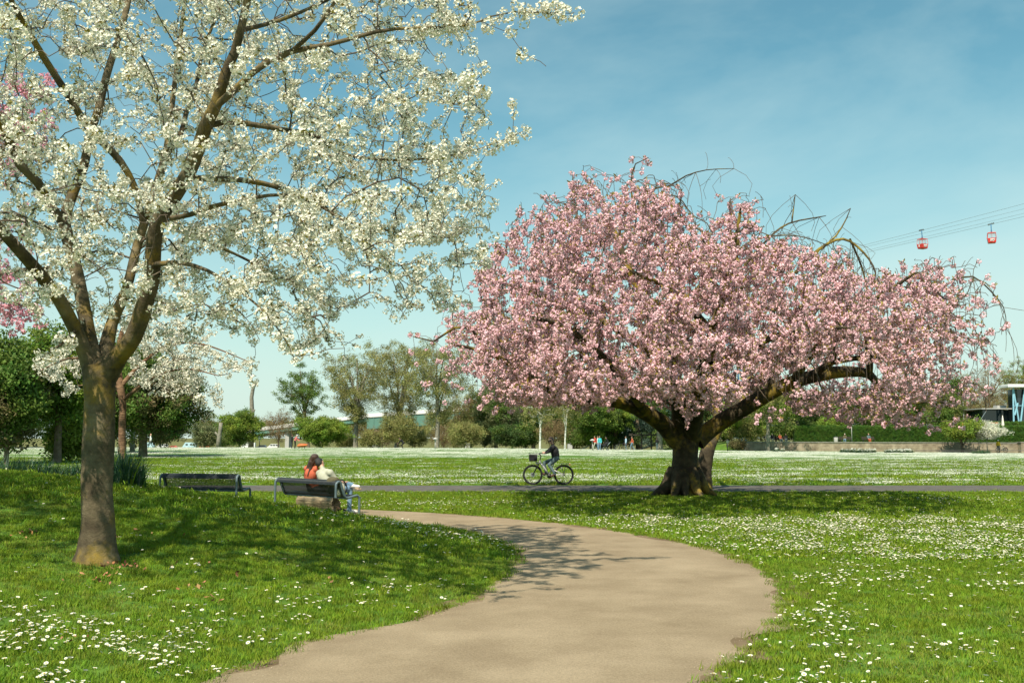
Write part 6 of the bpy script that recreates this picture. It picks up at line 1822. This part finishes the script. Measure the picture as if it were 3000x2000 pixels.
# woman: sits upright, head tilted to her right-hand neighbour (figure right = -Y = bench +x)
J.update(pelvis=(.02, 0, .54), chest=(-.06, -.02, .83), neck=(-.05, -.06, 1.04), head=(-.03, -.12, 1.17), face=(1, -.5, -.1),
         shoulder_l=(-.04, .17, .97), shoulder_r=(-.04, -.19, .97), elbow_r=(.1, -.25, .76), wrist_r=(.30, -.22, .66), knee_r=(.42, -.20, .53), ankle_r=(.44, -.40, .10), toe_r=(.60, -.44, .04), knee_l=(.44, .06, .53), ankle_l=(.50, -.06, .10), toe_l=(.66, -.06, .04))
person('person', 'person with long brown hair in a terracotta top leaning on the bench companion', seat_at(1.05, .28), rz_p, J, dict(top='terracotta', bottom='black_cloth', shoe='black_cloth', hair='hair_brown', long=True, bulk=1.08), .014)
J = pose('sit')
J.update(pelvis=(.04, -.06, .54), chest=(-.06, .06, .80), neck=(-.05, .20, .99), head=(-.03, .31, 1.10), face=(1, .35, -.1), shoulder_l=(-.04, .32, .88), shoulder_r=(-.06, -.13, .90), elbow_l=(.05, .44, .72), wrist_l=(.24, .40, .66), elbow_r=(.08, -.20, .70), wrist_r=(.32, -.10, .68),
         knee_r=(.46, -.14, .54), ankle_r=(.40, -.20, .10), toe_r=(.56, -.24, .045), hip_l=(.04, .05, .52), knee_l=(.42, .22, .66), ankle_l=(.44, -.22, .64), toe_l=(.50, -.40, .60))
pm_ = person('person', 'person with short black hair and pale sage shirt, one ankle resting on the knee', seat_at(1.70, .28), rz_p, J, dict(top='sage', bottom='denim', shoe='white_shoe', hair='hair_black', sleeve='skin', bulk=1.2), .014)
mb = MB(); mb.box((.50, -.335, .565), (.10, .22, .03), Matrix.Rotation(.25, 3, 'X')); mb.build('shoe_sole', M['sole'], pm_, bevel=.008)
bagl = seat_at(2.12, .14)
bg = empty('shoulder_bag', Vector((bagl.x, bagl.y, .44)), rz_p, 'olive jacket draped over a pale grey bag at the bench end', 'bag')
me_ = remesh([('e', (-.02, .05, .29), (.10, .20, .10)), ('e', (.0, -.06, .26), (.11, .13, .11)), ('c', (-.06, .16, .25), (-.05, -.12, .32), .07, .07)], .016, 4); me_.materials.append(M['olive']); link_mesh('jacket', me_, bg, smooth=True)
me_ = remesh([('e', (.10, -.06, .12), (.10, .14, .16)), ('e', (.12, -.04, .02), (.11, .13, .06))], .016, 4); me_.materials.append(M['sage']); link_mesh('pouch', me_, bg, smooth=True)
MB().tube(cat_rom([(Vector((.02, -.10, .34)), 0), (Vector((.12, -.16, .30)), 0), (Vector((.20, -.17, .15)), 0), (Vector((.16, -.12, .0)), 0)], .03)[0], .014, 6).build('strap', M['black_cloth'], bg, True)

# ------------------------------------------------------------------ bicycles
def circle(c, r, n=40): return [(c[0] + r * math.cos(6.2832 * i / n), c[1], c[2] + r * math.sin(6.2832 * i / n)) for i in range(n)]
def bicycle(name, label, loc, rz, frame_m, basket=True, ebike=True, group=None):
    """rides towards +X"""
    r = empty(name, loc, rz, label, 'bicycle', group)
    fw, rw, wr = (.60, 0, .352), (-.49, 0, .352), .325
    for c, nm in ((fw, 'front_wheel'), (rw, 'rear_wheel')):
        w = MB().tube(circle(c, wr, 44), .026, 8, closed=True).build('wheel', M['rubber'], r, True)
        MB().tube(circle(c, wr - .034, 44), .013, 6, closed=True).build('rim', M['chrome'] if not ebike else M['black_metal'], w, True)
        sp = MB()
        for i in range(18):
            a = 6.2832 * i / 18; a2 = a + (.4 if i % 2 else -.4)
            sp.tube([(c[0] + .03 * math.cos(a2), (.03 if i % 2 else -.03), c[2] + .03 * math.sin(a2)), (c[0] + (wr - .035) * math.cos(a), 0, c[2] + (wr - .035) * math.sin(a))], .0016, 3, caps=False)
        tag(sp.build('spokes', M['chrome'], w), kind='stuff')
        MB().tube([(c[0], -.05, c[2]), (c[0], .05, c[2])], .028, 10).build('hub', M['black_metal'], w, True)
    MB().tube([(.6, -.055, .352), (.6, -.05, .352)], .08, 16).build('brake_disc', M['chrome'], r)
    F = MB()
    dt = .036 if ebike else .02
    F.tube([(.36, 0, .80), (.20, 0, .60), (.045, 0, .36)], dt, 10)
    F.tube([(.39, 0, .72), (.345, 0, .86)], .028, 10)
    F.tube([(.03, 0, .33), (-.16, 0, .80)], .019, 8)
    if not ebike: F.tube([(.35, 0, .82), (-.14, 0, .76)], .018, 8)
    for s in (-1, 1):
        F.tube([(.02, s * .03, .34), (-.49, s * .06, .352)], .012, 8)
        F.tube([(-.06, s * .02, .55), (-.49, s * .06, .36)], .014, 8)
    F.build('frame', M[frame_m], r, True)
    fk = MB()
    for s in (-1, 1): fk.tube([(.405, s * .055, .70), (.47, s * .055, .58), (.60, s * .055, .352)], [.022, .022, .016], 8)
    fk.tube([(.405, -.06, .71), (.405, .06, .71)], .02, 8)
    fk.build('fork', M['black_metal'], r, True)
    st_ = MB(); st_.tube([(.345, 0, .86), (.315, 0, .98), (.335, 0, 1.05), (.37, 0, 1.07)], .017, 8)
    hbp = [(.37, 0, 1.07), (.39, .08, 1.08), (.35, .20, 1.10), (.24, .30, 1.10), (.18, .32, 1.095)]
    for s in (-1, 1): st_.tube(cat_rom([(Vector((a, b * s, c)), 0) for a, b, c in hbp], .03)[0], .013, 8)
    hbr = st_.build('handlebar', M['black_metal'], r, True)
    for s in (-1, 1): MB().tube([(.26, s * .29, 1.10), (.15, s * .325, 1.093)], .019, 8).build('grip', M['rubber'], hbr, True)
    sd_ = MB(); sd_.tube([(-.14, 0, .76), (-.20, 0, .88)], .014, 8); sd_.build('seat_post', M['black_metal'], r, True)
    me_ = remesh([('e', (-.27, 0, .90), (.09, .085, .035)), ('c', (-.25, 0, .90), (-.08, 0, .905), .045, .02)], .012, 2); me_.materials.append(M['rubber']); link_mesh('saddle', me_, r, smooth=True)
    for c, a0, a1 in ((fw, 20, 150), (rw, 5, 175)):
        pts = [(c[0] + (wr + .045) * math.cos(R(a)), 0, c[2] + (wr + .045) * math.sin(R(a))) for a in range(a0, a1, 8)]
        mb = MB()
        for i in range(len(pts) - 1):
            p, q_ = Vector(pts[i]), Vector(pts[i + 1]); y = Vector((0, .03, 0))
            n_ = (q_ - p).cross(y).normalized() * .004
            mb.add([p - y, p + y, q_ + y, q_ - y, p - y + n_, p + y + n_, q_ + y + n_, q_ - y + n_], [(0, 1, 2, 3), (7, 6, 5, 4), (0, 3, 7, 4), (1, 5, 6, 2)])
        mb.build('mudguard', M['black_metal'], r, True)
    if ebike:
        MB().tube([(.02, -.05, .31), (.02, .05, .31)], .085, 14).build('motor', M['black_metal'], r, True)
    cr = MB().tube([(.02, -.075, .31), (.02, -.065, .31)], .075, 18).build('chainring', M['black_metal'], r, True)
    for s, dx, dz in ((-1, -.17, -.03), (1, .17, .03)):
        MB().tube([(.02, s * .085, .31), (.02 + dx, s * .095, .31 + dz)], .012, 6).build('crank_arm', M['black_metal'], cr)
        MB().box((.02 + dx, s * .145, .31 + dz), (.09, .09, .022)).build('pedal', M['rubber'], cr)
    tag(MB().tube([(.02, -.07, .385), (-.49, -.07, .39), (-.53, -.07, .352), (-.49, -.07, .315), (.02, -.07, .235), (.09, -.07, .31)], .006, 5, closed=True).build('chain', M['black_metal'], r))
    rk = MB()
    for s in (-.06, 0, .06): rk.tube([(-.33, s, .745), (-.68, s, .745)], .008, 6)
    for x in (-.34, -.5, -.67): rk.tube([(x, -.06, .745), (x, .06, .745)], .007, 6)
    for s in (-1, 1):
        rk.tube([(-.40, s * .065, .745), (-.49, s * .07, .36)], .007, 6); rk.tube([(-.58, s * .065, .745), (-.49, s * .07, .36)], .007, 6)
    rk.build('luggage_rack', M['black_metal'], r)
    MB().box((-.70, 0, .71), (.03, .07, .05)).build('rear_light', M['red_paint'], r)
    if basket:
        bk = MB()
        x0, x1, z0, z1 = .43, .74, .83, 1.09
        def lerp(a, b, t): return a + (b - a) * t
        for z in (0, .2, .4, .6, .8, 1.0):
            k = lerp(.82, 1.0, z); zz = lerp(z0, z1, z); xm = (x0 + x1) / 2; hx, hy = (x1 - x0) / 2 * k, .19 * k
            bk.tube([(xm - hx, -hy, zz), (xm + hx, -hy, zz), (xm + hx, hy, zz), (xm - hx, hy, zz)], .009 if z < 1 else .014, 5, closed=True)
        bs = bk.build('basket', M['black_metal'], r)
        ln_ = MB(); xm = (x0 + x1) / 2
        ln_.box((xm, 0, z0 + .115), ((x1 - x0) * .90, .335, .22), None, 0, 1.06); ln_.build('basket_lining', M['black_cloth'], bs, bevel=.02)
        MB().tube([(.42, 0, .70), (.46, 0, .80), (.5, 0, .84)], .012, 6).build('basket_bracket', M['black_metal'], bs)
        MB().lathe([(.02, 0), (.04, .02), (.045, .07)], (.46, 0, .72), 10).build('headlight', M['chrome'], r, True)
    return r
BK = flat(1606, 1421.5)
BKo = Vector((at(1611, 1421, BK.y).x, BK.y, .022))
bicycle('electric_bicycle', 'silver step-through electric bicycle with a black front basket on the asphalt path', BKo, math.pi, 'silver')
J = dict(pelvis=(-.22, 0, .93), chest=(-.17, 0, 1.17), neck=(-.10, 0, 1.40), head=(-.05, 0, 1.535), face=(.55, .75, -.12),
         shoulder_l=(-.12, .17, 1.32), shoulder_r=(-.12, -.17, 1.32), elbow_l=(.02, .25, 1.17), wrist_l=(.13, .31, 1.12), hand_l=(.22, .31, 1.115), elbow_r=(.04, -.25, 1.19), wrist_r=(.14, -.31, 1.13), hand_r=(.23, -.31, 1.125),
         knee_l=(.03, .10, .70), ankle_l=(-.16, .12, .40), toe_l=(-.05, .145, .315), knee_r=(.20, -.10, .76), ankle_r=(.13, -.12, .42), toe_r=(.25, -.145, .375))
person('person', 'cyclist in black jumper, grey-teal jeans and sunglasses riding the electric bicycle', BKo, math.pi, J, dict(top='black_cloth', bottom='denim_dark', shoe='brown_shoe', hair='hair_brown', glasses=True, bulk=1.22), .012)

# ------------------------------------------------------------------ far figures
def far(label, x, Y, kind, deg, look, z=None, s=1.0):
    g_ = on(at(x, 1310, Y).x, Y)
    if z is not None: g_.z = z
    r = person('person', label, g_, R(deg), pose(kind), look, .028, fingers=False)
    r.scale = (s, s, s)
    return r
far('grey-haired walker in a pale grey top striding left along the meadow crest', 441, 121, 'walk', 180, dict(top='white_paint', bottom='denim_dark', shoe='black_cloth', hair='skin', sleeve='top'))
far('person in pink top and white cap reaching towards the orange oval shell', 864, 118, 'reach', 0, dict(top='coral', bottom='black_cloth', shoe='black_cloth', hair='hair_grey'))
far('person in dark clothes standing close behind the pink-topped person', 855, 119.5, 'stand', 20, dict(top='black_cloth', bottom='black_cloth', shoe='black_cloth', hair='hair_brown'))
far('person in black bending forward beneath the tallest willow', 1180, 120, 'bend', 180, dict(top='black_cloth', bottom='black_cloth', shoe='black_cloth', hair='hair_brown'))
far('walker in white top and red trousers next to the mushroom lamp', 1743, 120, 'walk', 200, dict(top='red_paint', bottom='sage', shoe='black_cloth', hair='hair_brown'))
far('walker in a turquoise top in the group by the mushroom lamp', 1757, 119, 'stand', 240, dict(top='turquoise', bottom='denim', shoe='black_cloth', hair='hair_brown'))
far('walker in a white shirt half behind the turquoise top', 1752, 121, 'stand', 200, dict(top='white_shoe', bottom='denim', shoe='black_cloth', hair='hair_black'))
far('dark-dressed person pushing a pram by the mushroom lamp group', 1781, 122, 'reach', 180, dict(top='black_cloth', bottom='black_cloth', shoe='black_cloth', hair='hair_black'))
far('person in a pale blue shirt holding a bicycle under the cedar', 1834, 126, 'stand', 180, dict(top='paleblue', bottom='denim', shoe='black_cloth', hair='hair_brown'))
far('person in a red top walking beside the pale blue shirt', 1852, 126, 'walk', 180, dict(top='terracotta', bottom='denim', shoe='black_cloth', hair='hair_brown'))
far('dark figure standing by the thick grey trunk', 1925, 142, 'stand', 120, dict(top='black_cloth', bottom='denim_dark', shoe='black_cloth', hair='hair_black'))
far('rider in a bright yellow jacket and helmet standing by the stone wall', 2925, 135, 'stand', 250, dict(top='yellow', bottom='denim_dark', shoe='black_cloth', hair='hair_brown', helmet='white_paint'))
bicycle('touring_bicycle', 'grey touring bicycle held by the yellow-jacketed rider', on(at(2936, 1320, 134.4).x, 134.4) + Vector((0, 0, .03)), math.pi + .15, 'steel', False, False)
bicycle('parked_bicycle', 'dark bicycle held by the person in pale blue', on(at(1822, 1310, 125.2).x, 125.2), math.pi, 'black_metal', False, False)

def plank_bench(label, x, Y, z, rz):
    g_ = Vector((at(x, 1290, Y).x, Y, z))
    r = empty('wooden_bench', g_, rz, label, 'bench')
    for k in range(3): MB().box((0, -.1 + .15 * k, .44), (1.8, .12, .04)).build('seat_slat', M['wood_dark'], r)
    for k in range(3): MB().box((0, .30 + .03 * k, .58 + .13 * k), (1.8, .035, .10)).build('back_slat', M['wood_dark'], r)
    for sx in (-.75, .75):
        MB().box((sx, -.08, .21), (.07, .07, .42)).build('leg', M['black_metal'], r)
        MB().tube([(sx, .36, 0), (sx, .30, .42), (sx, .40, .92)], .035, 6).build('leg', M['black_metal'], r)
    return r
def sitter(label, x, look, deg=-90):
    g_ = Vector((at(x, 1290, 141.5).x, 141.45, tz))
    r = person('person', label, g_, R(deg), pose('sit'), look, .03, fingers=False)
    return r
plank_bench('wooden bench by the litter bin on the terrace', 2478, 141.5, tz, 0)
sitter('person in dark top and pale jeans sitting on the bench by the litter bin', 2475, dict(top='olive', bottom='denim', shoe='black_cloth', hair='hair_grey'), -110)
plank_bench('wooden bench right of the tall street lamp', 2545, 141.5, tz, 0)
sitter('person in grey with a red bundle sitting right of the tall street lamp', 2545, dict(top='denim_dark', bottom='terracotta', shoe='black_cloth', hair='skin'))
plank_bench('wooden bench behind the wall near the weeping tree', 2290, 141.5, tz, 0)
sitter('person in red and dark clothes on the bench near the weeping tree', 2285, dict(top='terracotta', bottom='denim_dark', shoe='black_cloth', hair='hair_brown'), -80)
sitter('person in black sitting beside the red-topped bench sitter', 2302, dict(top='black_cloth', bottom='denim_dark', shoe='black_cloth', hair='hair_brown'), -100)
plank_bench('wooden bench close behind the weeping tree trunk', 2258, 141.5, tz, 0)
sitter('light-haired person in dark top sitting close right of the weeping tree trunk', 2262, dict(top='black_cloth', bottom='sage', shoe='black_cloth', hair='hair_grey'))

# pram, orange shell, boulder
pr = empty('pram', on(at(1772, 1312, 121).x, 121), 0, 'dark pram in front of the dark-dressed person by the lamp group', 'pram')
me_ = remesh([('e', (0, 0, .62), (.36, .22, .18)), ('e', (.18, 0, .80), (.22, .23, .22))], .03, 2); me_.materials.append(M['black_cloth']); link_mesh('carrycot', me_, pr, smooth=True)
MB().tube([(.3, .2, .6), (.65, .2, 1.0), (.65, -.2, 1.0), (.3, -.2, .6)], .02, 6).build('handle', M['chrome'], pr)
for x, y in ((-.3, .22), (-.3, -.22), (.3, .22), (.3, -.22)):
    MB().tube(circle((x, y, .14), .12, 16), .02, 6, closed=True).build('wheel', M['rubber'], pr, True)
    MB().tube([(x, y, .14), (x * .3, y * .8, .5)], .015, 5).build('strut', M['chrome'], pr)
sh = empty('orange_shell', on(at(885, 1312, 118).x, 118), .1, 'flat orange oval shell on the grass beside the person in pink', 'shell')
me_ = remesh([('e', (0, 0, .42), (.58, .30, .17)), ('e', (-.1, 0, .36), (.5, .25, .16)), ('c', (.3, 0, .45), (.62, 0, .52), .12, .05)], .025, 3); me_.materials.append(M['orange']); link_mesh('hull', me_, sh, smooth=True)
for x in (-.35, .3): MB().tube([(x, .15, .3), (x, .18, 0)], .03, 6).build('foot', M['black_metal'], sh); MB().tube([(x, -.15, .3), (x, -.18, 0)], .03, 6).build('foot', M['black_metal'], sh)
MB().tube([(-.4, 0, .59), (0, 0, .60), (.45, 0, .58)], .03, 6).build('ridge', M['red_paint'], sh, True)

# ------------------------------------------------------------------ vehicles on the low car park
def vehicle(name, label, x, Y, prof, Wd, mt, wins, deg=0, roofbox=False, cat='van'):
    g_ = on(at(x, 1310, Y).x, Y)
    r = empty(name, g_, R(deg), label, cat)
    MB().prism(prof, -Wd / 2, Wd / 2).build('body', M[mt], r, bevel=.06)
    for (x0, x1, z0, z1) in wins:
        for s in (-1, 1):
            MB().box(((x0 + x1) / 2, s * (Wd / 2 + .004), (z0 + z1) / 2), (x1 - x0, .02, z1 - z0)).build('window', M['glass'], r)
    xs_ = [p[0] for p in prof]; L = max(xs_) - min(xs_)
    for xx in (min(xs_) + L * .19, max(xs_) - L * .2):
        for s in (-1, 1):
            w = MB().tube([(xx, s * (Wd / 2 - .18), .33), (xx, s * (Wd / 2 + .01), .33)], .33, 18).build('wheel', M['rubber'], r)
            MB().tube([(xx, s * (Wd / 2 + .005), .33), (xx, s * (Wd / 2 + .02), .33)], .2, 14).build('rim', M['chrome'], w)
    for s in (-1, 1): MB().box((min(xs_) - .01, s * Wd * .36, .75), (.05, .28, .16)).build('headlight', M['pane'], r)
    for s in (-1, 1): MB().box((max(xs_) + .01, s * Wd * .40, .85), (.05, .14, .3)).build('tail_light', M['red_paint'], r)
    return r
VAN = [(-2.5, .3), (2.5, .3), (2.55, 1.2), (2.45, 2.2), (-1.0, 2.25), (-1.7, 1.45), (-2.45, 1.1), (-2.55, .6)]
BOX = [(-3.1, .35), (3.1, .35), (3.1, 2.9), (-1.8, 2.95), (-2.3, 2.1), (-2.9, 1.3), (-3.15, .7)]
CAR = [(-2.1, .28), (2.1, .28), (2.15, .8), (1.9, 1.0), (1.4, 1.5), (-.5, 1.5), (-1.2, 1.0), (-2.05, .85), (-2.15, .5)]
vwin = [(-1.15, -.2, 1.4, 2.0), (0, 1.0, 1.4, 2.0), (1.2, 2.2, 1.4, 2.0)]
vehicle('white_van', 'rounded white van in the car park right of the striding walker', 475, 450, VAN, 1.95, 'van_white', vwin)
vehicle('camper_van', 'white and pale blue camper in the car park left of the pollard stump', 556, 455, BOX, 2.2, 'camper', [(-1.6, -.6, 1.6, 2.3), (.4, 1.4, 1.6, 2.3), (1.8, 2.6, 1.6, 2.3)])
vehicle('orange_van', 'orange-red van in the car park just left of the pollard stump', 601, 450, VAN, 1.95, 'van_red', vwin)
vehicle('white_van', 'white pick-up style van left of the dark lantern post', 728, 450, BOX, 2.1, 'van_white', [(-1.9, -.9, 1.6, 2.3)])
vehicle('dark_car', 'dark estate car behind the dark lantern post', 766, 448, [(a * 1.1, b * 1.2) for a, b in CAR], 1.85, 'car_dark', [(-.5, .4, 1.25, 1.65), (.55, 1.4, 1.25, 1.65)], cat='car')
vehicle('white_van', 'white minivan right of the dark lantern post', 801, 446, VAN, 1.95, 'van_white', vwin)
vehicle('red_car', 'low red car between the white van and the camper', 506, 452, CAR, 1.8, 'van_red', [(-.4, .4, 1.05, 1.4), (.5, 1.2, 1.05, 1.4)], cat='car')
vehicle('parked_trailer', 'pale blue and white trailer left of the vans, beside the striding walker', 432, 455, BOX, 2.2, 'camper', [(.4, 1.4, 1.6, 2.3)], cat='trailer')
